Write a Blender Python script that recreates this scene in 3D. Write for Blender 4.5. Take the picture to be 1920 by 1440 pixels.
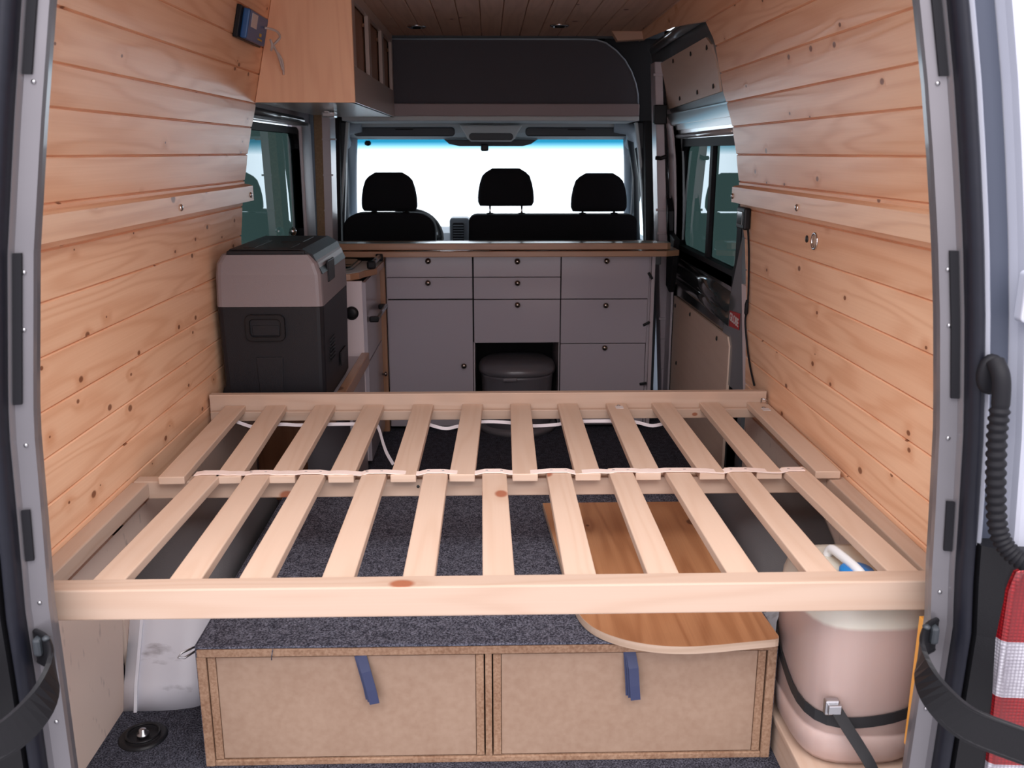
import bpy, bmesh, math, random
from mathutils import Vector, Matrix
random.seed(7)
C = bpy.context.scene.collection
for o in list(bpy.data.objects): bpy.data.objects.remove(o)
sc = bpy.context.scene

# ------------------------------------------------------------------ camera, world, exposure
def look_axes(th, p):
    F = Vector((math.sin(th)*math.cos(p), math.cos(th)*math.cos(p), -math.sin(p)))
    R = Vector((math.cos(th), -math.sin(th), 0)); return F, R, R.cross(F)
cd = bpy.data.cameras.new('camera'); cam = bpy.data.objects.new('camera', cd); C.objects.link(cam)
F, R, U = look_axes(math.radians(1.43636), math.radians(14.353))
cam.matrix_world = Matrix(((R.x, U.x, -F.x, 0), (R.y, U.y, -F.y, 0), (R.z, U.z, -F.z, 1.3), (0, 0, 0, 1)))
cd.sensor_width = 36; cd.lens = 36*1700/1920; cd.clip_start = 0.02
cd.dof.use_dof = True; cd.dof.focus_distance = 2.7; cd.dof.aperture_fstop = 7.1
sc.camera = cam
sc.cycles.diffuse_bounces = 8; sc.cycles.max_bounces = 16; sc.cycles.transparent_max_bounces = 16
sc.view_settings.view_transform = 'Standard'; sc.view_settings.look = 'None'
sc.view_settings.gamma = 1; sc.view_settings.use_curve_mapping = False
sc.view_settings.exposure = 0.20
w = bpy.data.worlds.new('studio'); sc.world = w; w.use_nodes = True
n = w.node_tree.nodes; l = w.node_tree.links; n.clear()
tc = n.new('ShaderNodeTexCoord'); sp = n.new('ShaderNodeSeparateXYZ'); l.new(tc.outputs['Generated'], sp.inputs[0])
cr = n.new('ShaderNodeValToRGB'); bg = n.new('ShaderNodeBackground'); ow = n.new('ShaderNodeOutputWorld')
mr = n.new('ShaderNodeMapRange'); mr.inputs[1].default_value = -1; mr.inputs[2].default_value = 1
l.new(sp.outputs['Y'], mr.inputs[0]); l.new(mr.outputs[0], cr.inputs[0])
cr.color_ramp.elements[0].position = 0.0; cr.color_ramp.elements[0].color = (0.80, 0.75, 0.80, 1)
cr.color_ramp.elements[1].position = 1.0; cr.color_ramp.elements[1].color = (0.84, 0.94, 1.04, 1)
e = cr.color_ramp.elements.new(0.28); e.color = (0.40, 0.385, 0.42, 1)
e = cr.color_ramp.elements.new(0.6); e.color = (0.45, 0.455, 0.49, 1)
l.new(cr.outputs[0], bg.inputs[0]); bg.inputs[1].default_value = 2.6; l.new(bg.outputs[0], ow.inputs[0])
def area(name, loc, target, sx, sy, power, col):
    ld = bpy.data.lights.new(name, 'AREA'); ld.shape = 'RECTANGLE'; ld.size = sx; ld.size_y = sy; ld.energy = power; ld.color = col
    o = bpy.data.objects.new(name, ld); C.objects.link(o); o.location = loc
    o.rotation_euler = (Vector(target)-Vector(loc)).to_track_quat('-Z', 'Y').to_euler(); return o
area('studio_softbox', (0.0, -0.6, 3.9), (0, 1.9, 0.4), 5.0, 2.6, 230, (1.0, 0.96, 0.95))

# ------------------------------------------------------------------ materials
MATS = {}
def new_mat(name):
    m = bpy.data.materials.new(name); m.use_nodes = True; MATS[name] = m
    return m, m.node_tree.nodes, m.node_tree.links, m.node_tree.nodes['Principled BSDF']
def plain(name, col, rough=0.5, metal=0.0, coat=0.0, noise=0.0, nscale=40, bump=0.0, spec=0.5, emit=None):
    m, n, l, b = new_mat(name)
    b.inputs['Base Color'].default_value = (*col, 1); b.inputs['Roughness'].default_value = rough
    b.inputs['Metallic'].default_value = metal; b.inputs['Coat Weight'].default_value = coat
    b.inputs['Coat Roughness'].default_value = 0.08; b.inputs['Specular IOR Level'].default_value = spec
    if noise or bump:
        t = n.new('ShaderNodeTexCoord'); nz = n.new('ShaderNodeTexNoise'); nz.inputs['Scale'].default_value = nscale; nz.inputs['Detail'].default_value = 5
        l.new(t.outputs['Object'], nz.inputs['Vector'])
        if noise:
            mx = n.new('ShaderNodeMix'); mx.data_type = 'RGBA'
            mx.inputs[6].default_value = (*[c*(1-noise) for c in col], 1); mx.inputs[7].default_value = (*[min(1, c*(1+noise)) for c in col], 1)
            l.new(nz.outputs[0], mx.inputs[0]); l.new(mx.outputs[2], b.inputs['Base Color'])
        if bump:
            bp = n.new('ShaderNodeBump'); bp.inputs['Strength'].default_value = bump; bp.inputs['Distance'].default_value = 0.002
            l.new(nz.outputs[0], bp.inputs['Height']); l.new(bp.outputs[0], b.inputs['Normal'])
    return m
def wood(name, light, dark, knotc, rough=0.4, coat=0.0, band=1.0, knots=0.35, ks=6.0, coatr=0.2, warm=0.25, spec=0.5):
    m, n, l, b = new_mat(name)
    uv = n.new('ShaderNodeUVMap'); uv.uv_map = 'UVMap'
    oi = n.new('ShaderNodeObjectInfo'); mul = n.new('ShaderNodeVectorMath'); mul.operation = 'SCALE'; mul.inputs['Scale'].default_value = 37.0
    l.new(oi.outputs['Random'], mul.inputs[0]); add = n.new('ShaderNodeVectorMath'); add.operation = 'ADD'
    l.new(uv.outputs[0], add.inputs[0]); l.new(mul.outputs[0], add.inputs[1])
    def scaled(su, sv):
        q = n.new('ShaderNodeMapping'); q.inputs['Scale'].default_value = (su, sv, 1); l.new(add.outputs[0], q.inputs[0]); return q.outputs[0]
    def noise(vec, detail=3, dist=0.0):
        q = n.new('ShaderNodeTexNoise'); q.inputs['Scale'].default_value = 1; q.inputs['Detail'].default_value = detail; q.inputs['Distortion'].default_value = dist
        l.new(vec, q.inputs['Vector']); return q.outputs[0]
    def math_(op, a, bb, c=None):
        q = n.new('ShaderNodeMath'); q.operation = op
        for i, x in enumerate((a, bb, c)):
            if x is None: continue
            if isinstance(x, (int, float)): q.inputs[i].default_value = x
            else: l.new(x, q.inputs[i])
        return q.outputs[0]
    # knots
    vo = n.new('ShaderNodeTexVoronoi'); vo.voronoi_dimensions = '2D'; vo.inputs['Scale'].default_value = 1; l.new(scaled(ks, ks*1.5), vo.inputs['Vector'])
    sx = n.new('ShaderNodeSeparateColor'); l.new(vo.outputs['Color'], sx.inputs[0])
    gate = math_('LESS_THAN', sx.outputs[0], knots)
    kd = vo.outputs['Distance']
    def ramp(x, a, bb):
        q = n.new('ShaderNodeMapRange'); q.interpolation_type = 'SMOOTHSTEP'; q.inputs[1].default_value = a; q.inputs[2].default_value = bb
        q.inputs[3].default_value = 1; q.inputs[4].default_value = 0; l.new(x, q.inputs[0]); return q.outputs[0]
    rad = math_('MULTIPLY_ADD', sx.outputs[1], 0.06, 0.02)
    kcore = math_('MULTIPLY', ramp(math_('DIVIDE', kd, rad), 0.7, 1.25), gate)
    khalo = math_('MULTIPLY', ramp(kd, 0.0, 0.30), gate)
    # growth-ring bands following v, pushed around the knots
    big = noise(scaled(0.7, 8.0), 2)
    ph = math_('MULTIPLY_ADD', big, 9.0, math_('MULTIPLY', khalo, 0.45))
    ring = math_('SINE', math_('MULTIPLY', ph, 6.283), None)
    ring = math_('MULTIPLY_ADD', ring, 0.5, 0.5)
    ring = math_('POWER', ring, 2.0)
    fine = noise(scaled(3.0, 260.0), 3)
    tone = noise(scaled(0.35, 2.3), 2)
    f = math_('ADD', math_('MULTIPLY', ring, 0.30*band), math_('MULTIPLY', fine, 0.30*band))
    f = math_('ADD', f, math_('MULTIPLY', math_('SUBTRACT', tone, 0.5), 1.6*warm))
    f = math_('ADD', f, math_('MULTIPLY', khalo, 0.25))
    c1 = n.new('ShaderNodeMix'); c1.data_type = 'RGBA'; c1.clamp_factor = True
    c1.inputs[6].default_value = (*light, 1); c1.inputs[7].default_value = (*dark, 1); l.new(f, c1.inputs[0])
    c2 = n.new('ShaderNodeMix'); c2.data_type = 'RGBA'; c2.inputs[7].default_value = (*knotc, 1)
    l.new(c1.outputs[2], c2.inputs[6]); l.new(math_('MULTIPLY', kcore, 0.85), c2.inputs[0])
    l.new(c2.outputs[2], b.inputs['Base Color'])
    b.inputs['Roughness'].default_value = rough; b.inputs['Coat Weight'].default_value = coat; b.inputs['Coat Roughness'].default_value = coatr
    b.inputs['Specular IOR Level'].default_value = spec
    bp = n.new('ShaderNodeBump'); bp.inputs['Strength'].default_value = 0.25; bp.inputs['Distance'].default_value = 0.001
    l.new(math_('ADD', math_('MULTIPLY', ring, 0.6), noise(scaled(5, 30), 3)), bp.inputs['Height']); l.new(bp.outputs[0], b.inputs['Normal'])
    if coat: l.new(bp.outputs[0], b.inputs['Coat Normal'])
    return m
wood('pine_cladding', (0.93, 0.61, 0.40), (0.66, 0.30, 0.15), (0.17, 0.05, 0.02), 0.5, 0.34, knots=0.34, ks=6.5, coatr=0.22, warm=0.42, band=1.0, spec=0.12)
wood('pine_rail', (0.90, 0.61, 0.41), (0.60, 0.30, 0.16), (0.16, 0.05, 0.02), 0.40, 0.3, knots=0.35, ks=4, coatr=0.3)
wood('pine_ceiling', (0.66, 0.43, 0.31), (0.46, 0.27, 0.18), (0.12, 0.04, 0.02), 0.55, 0.0, knots=0.3, ks=4)
wood('spruce_raw', (0.535, 0.40, 0.315), (0.42, 0.26, 0.175), (0.30, 0.08, 0.03), 0.55, 0, band=0.7, knots=0.30, ks=3.2, warm=0.18, spec=0.3)
wood('spruce_slat', (0.64, 0.48, 0.375), (0.52, 0.34, 0.235), (0.33, 0.09, 0.04), 0.55, 0, band=0.75, knots=0.16, ks=3.5, warm=0.30, spec=0.3)
wood('pine_board', (0.62, 0.31, 0.15), (0.34, 0.13, 0.05), (0.12, 0.035, 0.012), 0.42, 0.2, warm=0.6, band=1.3, knots=0.2, ks=4, coatr=0.25)
wood('counter_pine', (0.48, 0.27, 0.16), (0.30, 0.14, 0.075), (0.09, 0.025, 0.012), 0.4, 0.3, knots=0.25, ks=3, coatr=0.2)
wood('beech_laminate', (0.95, 0.60, 0.38), (0.80, 0.42, 0.25), (0.5, 0.25, 0.13), 0.5, 0.1, band=0.9, knots=0.0, ks=3, warm=0.25)
wood('brown_laminate', (0.30, 0.14, 0.07), (0.17, 0.075, 0.035), (0.1, 0.04, 0.02), 0.45, 0.1, knots=0.0)
wood('plywood', (0.80, 0.62, 0.50), (0.66, 0.47, 0.36), (0.4, 0.25, 0.15), 0.5, 0.1, band=0.45, knots=0.0, warm=0.3)
wood('plywood_edge', (0.62, 0.47, 0.36), (0.38, 0.25, 0.16), (0.3, 0.2, 0.1), 0.6, 0, band=1.2, knots=0.0)
def chip(name, a, bcol, sc_):
    m, n, l, b = new_mat(name)
    t = n.new('ShaderNodeTexCoord'); v = n.new('ShaderNodeTexNoise'); v.inputs['Scale'].default_value = sc_; v.inputs['Detail'].default_value = 8
    v2 = n.new('ShaderNodeTexNoise'); v2.inputs['Scale'].default_value = 9; v2.inputs['Detail'].default_value = 3
    l.new(t.outputs['Object'], v.inputs['Vector']); l.new(t.outputs['Object'], v2.inputs['Vector'])
    r = n.new('ShaderNodeMath'); r.operation = 'MULTIPLY_ADD'; r.inputs[1].default_value = 0.6; l.new(v.outputs[0], r.inputs[0])
    q = n.new('ShaderNodeMath'); q.operation = 'MULTIPLY'; q.inputs[1].default_value = 0.4; l.new(v2.outputs[0], q.inputs[0]); l.new(q.outputs[0], r.inputs[2])
    c = n.new('ShaderNodeValToRGB'); c.color_ramp.elements[0].position = 0.36; c.color_ramp.elements[1].position = 0.62
    c.color_ramp.elements[0].color = (*bcol, 1); c.color_ramp.elements[1].color = (*a, 1)
    l.new(r.outputs[0], c.inputs[0]); l.new(c.outputs[0], b.inputs['Base Color']); b.inputs['Roughness'].default_value = 0.75; b.inputs['Specular IOR Level'].default_value = 0.25
    bp = n.new('ShaderNodeBump'); bp.inputs['Strength'].default_value = 0.3; bp.inputs['Distance'].default_value = 0.001; l.new(v.outputs[0], bp.inputs['Height']); l.new(bp.outputs[0], b.inputs['Normal'])
chip('hardboard', (0.37, 0.255, 0.185), (0.32, 0.21, 0.148), 60)
chip('chipboard_edge', (0.39, 0.25, 0.165), (0.23, 0.125, 0.075), 170)
def carpet(name, base, fleck):
    m, n, l, b = new_mat(name)
    t = n.new('ShaderNodeTexCoord'); v = n.new('ShaderNodeTexNoise'); v.inputs['Scale'].default_value = 260; v.inputs['Detail'].default_value = 5; v.inputs['Roughness'].default_value = 0.7
    l.new(t.outputs['Object'], v.inputs['Vector'])
    v2 = n.new('ShaderNodeTexNoise'); v2.inputs['Scale'].default_value = 45; v2.inputs['Detail'].default_value = 3; l.new(t.outputs['Object'], v2.inputs['Vector'])
    r = n.new('ShaderNodeMath'); r.operation = 'MULTIPLY_ADD'; r.inputs[1].default_value = 0.15; l.new(v2.outputs[0], r.inputs[0])
    q = n.new('ShaderNodeMath'); q.operation = 'MULTIPLY'; q.inputs[1].default_value = 0.85; l.new(v.outputs[0], q.inputs[0]); l.new(q.outputs[0], r.inputs[2])
    c = n.new('ShaderNodeValToRGB'); c.color_ramp.elements[0].position = 0.44; c.color_ramp.elements[1].position = 0.70
    c.color_ramp.elements[0].color = (*base, 1); c.color_ramp.elements[1].color = (*fleck, 1)
    l.new(r.outputs[0], c.inputs[0]); l.new(c.outputs[0], b.inputs['Base Color']); b.inputs['Roughness'].default_value = 1; b.inputs['Specular IOR Level'].default_value = 0.1
    bp = n.new('ShaderNodeBump'); bp.inputs['Strength'].default_value = 0.9; bp.inputs['Distance'].default_value = 0.003; l.new(r.outputs[0], bp.inputs['Height']); l.new(bp.outputs[0], b.inputs['Normal'])
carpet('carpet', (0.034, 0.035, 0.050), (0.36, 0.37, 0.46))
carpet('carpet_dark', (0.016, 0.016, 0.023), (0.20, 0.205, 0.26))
def scuffed(name, col, mark, rough=0.35, metal=0.0, thr=0.62, sc_=(3, 14, 5)):
    m, n, l, b = new_mat(name)
    t = n.new('ShaderNodeTexCoord'); mp = n.new('ShaderNodeMapping'); mp.inputs['Scale'].default_value = sc_; l.new(t.outputs['Object'], mp.inputs[0])
    mp.inputs['Rotation'].default_value = (0.6, 0, 0)
    v = n.new('ShaderNodeTexNoise'); v.inputs['Scale'].default_value = 3; v.inputs['Detail'].default_value = 6; l.new(mp.outputs[0], v.inputs['Vector'])
    c = n.new('ShaderNodeValToRGB'); c.color_ramp.elements[0].position = thr; c.color_ramp.elements[1].position = thr+0.12
    c.color_ramp.elements[0].color = (*col, 1); c.color_ramp.elements[1].color = (*mark, 1)
    l.new(v.outputs[0], c.inputs[0]); l.new(c.outputs[0], b.inputs['Base Color']); b.inputs['Roughness'].default_value = rough; b.inputs['Metallic'].default_value = metal
scuffed('scuffed_plywood', (0.74, 0.59, 0.50), (0.42, 0.32, 0.28), 0.55)
scuffed('white_metal', (0.72, 0.72, 0.78), (0.35, 0.33, 0.36), 0.25)
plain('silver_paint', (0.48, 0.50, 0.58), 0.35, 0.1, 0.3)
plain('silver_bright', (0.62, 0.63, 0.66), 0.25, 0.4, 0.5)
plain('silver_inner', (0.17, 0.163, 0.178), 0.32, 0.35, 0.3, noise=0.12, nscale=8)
plain('grey_channel', (0.06, 0.07, 0.10), 0.5, 0.0, 0.0, spec=0.3)
plain('grey_paint', (0.15, 0.17, 0.185), 0.30, 0.15, 0.5)
plain('dark_gloss', (0.035, 0.04, 0.042), 0.15, 0.1, 1.0)
plain('pillar_paint', (0.58, 0.52, 0.55), 0.4, 0.1, 0.2, noise=0.08, nscale=10)
plain('black_rubber', (0.010, 0.010, 0.013), 0.6, spec=0.2)
plain('seal_rubber', (0.010, 0.011, 0.018), 0.45, spec=0.3, noise=0.2, nscale=60)
plain('black_plastic', (0.009, 0.009, 0.011), 0.42, spec=0.3, bump=0.2, nscale=500)
plain('charcoal_plastic', (0.012, 0.012, 0.0155), 0.45, spec=0.3, bump=0.3, nscale=700)
plain('mauve_plastic', (0.225, 0.19, 0.198), 0.40, bump=0.2, nscale=600)
plain('kitchen_front', (0.46, 0.43, 0.48), 0.16, 0, 0.15, bump=0.12, nscale=9)
plain('kitchen_side', (0.50, 0.45, 0.48), 0.4)
plain('white_panel', (0.78, 0.69, 0.71), 0.45)
plain('gap_dark', (0.01, 0.01, 0.012), 0.8)
plain('chrome', (0.75, 0.75, 0.76), 0.12, 1.0)
plain('steel', (0.5, 0.5, 0.52), 0.3, 1.0)
plain('brass_knob', (0.34, 0.29, 0.25), 0.22, 1.0)
plain('toilet_plastic', (0.12, 0.115, 0.13), 0.32, 0, 0.15)
plain('toilet_base', (0.16, 0.15, 0.165), 0.4)
plain('seat_fabric', (0.014, 0.014, 0.017), 0.9, spec=0.15, bump=0.3, nscale=900)
plain('dash_plastic', (0.23, 0.27, 0.31), 0.5)
plain('cab_trim', (0.36, 0.43, 0.50), 0.55)
plain('cab_trim_dark', (0.035, 0.042, 0.05), 0.5)
plain('headliner', (0.62, 0.68, 0.70), 0.85)
plain('shelf_fabric', (0.10, 0.097, 0.11), 0.95, spec=0.1, bump=0.4, nscale=400)
plain('shelf_lip', (0.38, 0.32, 0.33), 0.7)
plain('strap_web', (0.012, 0.012, 0.014), 0.6)
plain('blue_web', (0.032, 0.042, 0.105), 0.6)
plain('white_elastic', (0.72, 0.66, 0.68), 0.7)
plain('pink_elastic', (0.86, 0.72, 0.66), 0.7)
plain('blue_plastic', (0.03, 0.12, 0.33), 0.4)
plain('cap_blue', (0.02, 0.22, 0.60), 0.35)
plain('label_white', (0.65, 0.62, 0.63), 0.5)
plain('yellow_mark', (0.55, 0.36, 0.03), 0.5)
plain('sticker_red', (0.50, 0.03, 0.03), 0.45)
plain('sticker_white', (0.75, 0.70, 0.70), 0.5)
plain('cable_white', (0.62, 0.55, 0.53), 0.5)
plain('arch_cover', (0.105, 0.10, 0.105), 0.6, bump=0.3, nscale=300)
plain('foam_brown', (0.30, 0.20, 0.12), 0.9, noise=0.3, nscale=120)
plain('lit_pine_orange', (0.80, 0.36, 0.06), 0.4)  # pine lining catching the light, its glow put into the colour
plain('ground_grey', (0.36, 0.35, 0.36), 0.6)
plain('stainless', (0.42, 0.45, 0.48), 0.22, 0.9)
plain('underside_gloss', (0.62, 0.65, 0.65), 0.33, 0.0, 0.4, bump=0.15, nscale=14)
plain('panel_grey', (0.50, 0.41, 0.37), 0.35, 0, 0.3)
plain('leaf_top', (0.22, 0.25, 0.21), 0.35, 0, 0.4)
plain('screw_dark', (0.02, 0.02, 0.02), 0.5)
def glass(name, tint, ior=1.55, rough=0.0):
    m, n, l, b = new_mat(name); n.remove(b); out = n['Material Output']
    tr = n.new('ShaderNodeBsdfTransparent'); tr.inputs[0].default_value = (*tint, 1)
    gl = n.new('ShaderNodeBsdfGlossy'); gl.inputs['Roughness'].default_value = rough; gl.inputs[0].default_value = (0.9, 0.97, 1, 1)
    fr = n.new('ShaderNodeFresnel'); fr.inputs[0].default_value = ior; mx = n.new('ShaderNodeMixShader')
    ge = n.new('ShaderNodeNewGeometry'); inv = n.new('ShaderNodeMath'); inv.operation = 'SUBTRACT'; inv.inputs[0].default_value = 1; l.new(ge.outputs['Backfacing'], inv.inputs[1])
    mm = n.new('ShaderNodeMath'); mm.operation = 'MULTIPLY'; l.new(fr.outputs[0], mm.inputs[0]); l.new(inv.outputs[0], mm.inputs[1])
    l.new(mm.outputs[0], mx.inputs[0]); l.new(tr.outputs[0], mx.inputs[1]); l.new(gl.outputs[0], mx.inputs[2]); l.new(mx.outputs[0], out.inputs[0]); return m, n, l, tr
glass('privacy_glass', (0.125, 0.165, 0.155), 1.6)
glass('clear_glass', (0.93, 0.97, 0.96), 1.45)
glass('stove_glass', (0.3, 0.4, 0.35), 1.6)
m, n, l, tr = glass('windscreen_glass', (1, 1, 1), 1.3)      # tinted shade band moulded into the top of the glass
tcn = n.new('ShaderNodeTexCoord'); spn = n.new('ShaderNodeSeparateXYZ'); l.new(tcn.outputs['Object'], spn.inputs[0])
rp = n.new('ShaderNodeMapRange'); rp.inputs[1].default_value = 1.285; rp.inputs[2].default_value = 1.36; l.new(spn.outputs['Z'], rp.inputs[0])
mxn = n.new('ShaderNodeMix'); mxn.data_type = 'RGBA'; mxn.inputs[6].default_value = (1, 1, 1, 1); mxn.inputs[7].default_value = (0.10, 0.36, 0.45, 1)
l.new(rp.outputs[0], mxn.inputs[0]); l.new(mxn.outputs[2], tr.inputs[0])
m, n, l, b = new_mat('lens_red'); b.inputs['Base Color'].default_value = (0.55, 0.008, 0.012, 1); b.inputs['Roughness'].default_value = 0.08; b.inputs['Coat Weight'].default_value = 1
def lens(name, col, col2):
    m, n, l, b = new_mat(name)
    t = n.new('ShaderNodeTexCoord'); v = n.new('ShaderNodeTexVoronoi'); v.inputs['Scale'].default_value = 160; v.inputs['Randomness'].default_value = 0.1; l.new(t.outputs['Object'], v.inputs['Vector'])
    c = n.new('ShaderNodeValToRGB'); c.color_ramp.elements[0].color = (*col2, 1); c.color_ramp.elements[1].color = (*col, 1); c.color_ramp.elements[1].position = 0.6
    l.new(v.outputs['Distance'], c.inputs[0]); l.new(c.outputs[0], b.inputs['Base Color']); b.inputs['Roughness'].default_value = 0.15; b.inputs['Coat Weight'].default_value = 1; b.inputs['Metallic'].default_value = 0.35
    bp = n.new('ShaderNodeBump'); bp.inputs['Strength'].default_value = 0.5; bp.inputs['Distance'].default_value = 0.003; l.new(v.outputs['Distance'], bp.inputs['Height']); l.new(bp.outputs[0], b.inputs['Normal'])
lens('lens_red', (0.20, 0.002, 0.006), (0.45, 0.010, 0.015)); lens('lens_clear', (0.35, 0.33, 0.38), (0.85, 0.85, 0.92))
m, n, l, b = new_mat('canister_plastic')   # milky plastic with amber liquid up to a level
t = n.new('ShaderNodeTexCoord'); s = n.new('ShaderNodeSeparateXYZ'); l.new(t.outputs['Object'], s.inputs[0])
q = n.new('ShaderNodeMapRange'); q.inputs[1].default_value = 0.312; q.inputs[2].default_value = 0.320; l.new(s.outputs['Z'], q.inputs[0])
mx = n.new('ShaderNodeMix'); mx.data_type = 'RGBA'; mx.inputs[6].default_value = (0.47, 0.345, 0.31, 1); mx.inputs[7].default_value = (0.66, 0.63, 0.55, 1)
l.new(q.outputs[0], mx.inputs[0]); l.new(mx.outputs[2], b.inputs['Base Color']); b.inputs['Roughness'].default_value = 0.32
b.inputs['Subsurface Weight'].default_value = 0.5; b.inputs['Subsurface Radius'].default_value = (0.05, 0.035, 0.03); b.inputs['Subsurface Scale'].default_value = 0.6
plain('milky_white', (0.80, 0.82, 0.84), 0.35)

# ------------------------------------------------------------------ mesh building
class MB:
    def __init__(s): s.v = []; s.f = []; s.uv = []; s.mi = []; s.sm = []
    def add(s, bm, grain=0, mi=0, smooth=False, mat=None, uvoff=None):
        bm.normal_update(); ou, ov = uvoff or (random.random()*20, random.random()*20)
        base = len(s.v); bm.verts.index_update()
        for v in bm.verts: s.v.append((mat @ v.co) if mat else v.co.copy())
        for f in bm.faces:
            nn = f.normal; ax = max(range(3), key=lambda i: abs(nn[i]))
            if ax == grain: a, b_ = [i for i in range(3) if i != grain]
            else: a = grain; b_ = 3-ax-grain
            s.f.append([base+v.index for v in f.verts]); s.uv.append([(v.co[a]+ou, v.co[b_]+ov) for v in f.verts]); s.mi.append(mi); s.sm.append(smooth)
        bm.free(); return s
    def box(s, x0, x1, y0, y1, z0, z1, b=0.002, grain=0, mi=0, mat=None, seg=2):
        bm = bmesh.new(); bmesh.ops.create_cube(bm, size=1)
        for v in bm.verts: v.co = Vector(((x0+x1)/2+v.co.x*(x1-x0), (y0+y1)/2+v.co.y*(y1-y0), (z0+z1)/2+v.co.z*(z1-z0)))
        if b > 0: bmesh.ops.bevel(bm, geom=bm.edges[:], offset=min(b, .45*min(abs(x1-x0), abs(y1-y0), abs(z1-z0))), segments=seg, profile=0.5, affect='EDGES')
        return s.add(bm, grain, mi, False, mat)
    def prism(s, pts, axis, a0, a1, b=0.0, grain=0, mi=0, smooth=False, mat=None):
        """polygon in the two other axes (ascending order), extruded along axis"""
        bm = bmesh.new(); o = [i for i in range(3) if i != axis]
        def mk(a):
            r = []
            for p in pts:
                c = [0, 0, 0]; c[axis] = a; c[o[0]] = p[0]; c[o[1]] = p[1]; r.append(bm.verts.new(c))
            return r
        A = mk(a0); B = mk(a1); k = len(pts)
        fa = bm.faces.new(A); fb = bm.faces.new(B[::-1])
        for i in range(k): bm.faces.new((A[i], B[i], B[(i+1) % k], A[(i+1) % k]))
        bmesh.ops.recalc_face_normals(bm, faces=bm.faces[:])
        if b > 0: bmesh.ops.bevel(bm, geom=list({e for f in (fa, fb) for e in f.edges}), offset=b, segments=2, profile=0.5, affect='EDGES')
        return s.add(bm, grain, mi, smooth, mat)
    def tube(s, pts, r, n=8, mi=0, caps=True, flat=None):
        """swept circle; flat=(w,t,up) sweeps a rectangle instead"""
        pts = [Vector(p) for p in pts]; bm = bmesh.new(); rings = []; prev = None
        for i, p in enumerate(pts):
            d = (pts[min(i+1, len(pts)-1)]-pts[max(i-1, 0)]).normalized()
            if flat: up = Vector(flat[2]); a = d.cross(up).normalized(); b_ = a.cross(d).normalized()
            else:
                ref = prev if prev is not None else (Vector((0, 0, 1)) if abs(d.z) < .9 else Vector((1, 0, 0)))
                a = (ref - d*ref.dot(d)).normalized(); b_ = d.cross(a); prev = a
            rr = r[i] if isinstance(r, (list, tuple)) else r
            if flat: ring = [p+a*x*flat[0]/2+b_*y*flat[1]/2 for x, y in ((-1, -1), (1, -1), (1, 1), (-1, 1))]
            else: ring = [p+a*math.cos(2*math.pi*k/n)*rr+b_*math.sin(2*math.pi*k/n)*rr for k in range(n)]
            rings.append([bm.verts.new(q) for q in ring])
        for A, B in zip(rings, rings[1:]):
            k = len(A)
            for i in range(k): bm.faces.new((A[i], A[(i+1) % k], B[(i+1) % k], B[i]))
        if caps: bm.faces.new(rings[0][::-1]); bm.faces.new(rings[-1])
        bmesh.ops.recalc_face_normals(bm, faces=bm.faces[:])
        return s.add(bm, 0, mi, not flat)
    def lathe(s, prof, c=(0, 0, 0), n=24, mi=0, axis=2, sx=1, sy=1, smooth=True, expo=2.0):
        bm = bmesh.new(); rings = []
        for r, h in prof:
            ring = []
            for k in range(n):
                t = 2*math.pi*k/n; cx, sn = math.cos(t), math.sin(t)
                if expo != 2.0:
                    q = (abs(cx)**expo+abs(sn)**expo)**(-1/expo); cx *= q; sn *= q
                p = [r*cx*sx, r*sn*sy, h]
                if axis == 1: p = [p[0], p[2], p[1]]
                if axis == 0: p = [p[2], p[0], p[1]]
                ring.append(bm.verts.new(Vector(p)+Vector(c)))
            rings.append(ring)
        for A, B in zip(rings, rings[1:]):
            for i in range(n): bm.faces.new((A[i], A[(i+1) % n], B[(i+1) % n], B[i]))
        bm.faces.new(rings[0][::-1]); bm.faces.new(rings[-1]); bmesh.ops.recalc_face_normals(bm, faces=bm.faces[:])
        return s.add(bm, 0, mi, smooth)
    def loft(s, rings, closed=True, caps=True, smooth=True, mi=0, grain=0):
        bm = bmesh.new(); R_ = [[bm.verts.new(p) for p in r] for r in rings]
        for A, B in zip(R_, R_[1:]):
            k = len(A)
            for i in range(k if closed else k-1): bm.faces.new((A[i], A[(i+1) % k], B[(i+1) % k], B[i]))
        if caps and closed: bm.faces.new(R_[0][::-1]); bm.faces.new(R_[-1])
        bmesh.ops.recalc_face_normals(bm, faces=bm.faces[:])
        return s.add(bm, grain, mi, smooth)
def setp(o, label=None, cat=None, group=None, kind=None):
    if label: o['label'] = label
    if cat: o['category'] = cat
    if group: o['group'] = group
    if kind: o['kind'] = kind
    return o
def root_loc(p):
    while p.parent: p = p.parent
    return p.location.copy()
def build(name, mb, mats, parent=None, loc=None, auto=True):
    if not isinstance(mats, (list, tuple)): mats = [mats]
    off = root_loc(parent) if parent else Vector(loc or (0, 0, 0))
    me = bpy.data.meshes.new(name); me.from_pydata([tuple(Vector(v)-off) for v in mb.v], [], mb.f)
    uvl = me.uv_layers.new(name='UVMap'); i = 0; flat = []
    for u in mb.uv:
        for q in u: flat.extend(q)
    uvl.data.foreach_set('uv', flat)
    me.polygons.foreach_set('material_index', mb.mi); me.polygons.foreach_set('use_smooth', mb.sm)
    for k in mats: me.materials.append(MATS[k])
    me.update(); o = bpy.data.objects.new(name, me); C.objects.link(o)
    if parent: o.parent = parent
    else: o.location = off
    if parent and parent.parent is None and parent.type == 'EMPTY': pass
    return o
def thing(name, label, cat, loc, group=None):
    o = bpy.data.objects.new(name, None); C.objects.link(o); o.location = loc; o.empty_display_size = 0.05
    return setp(o, label, cat, group)
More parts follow.
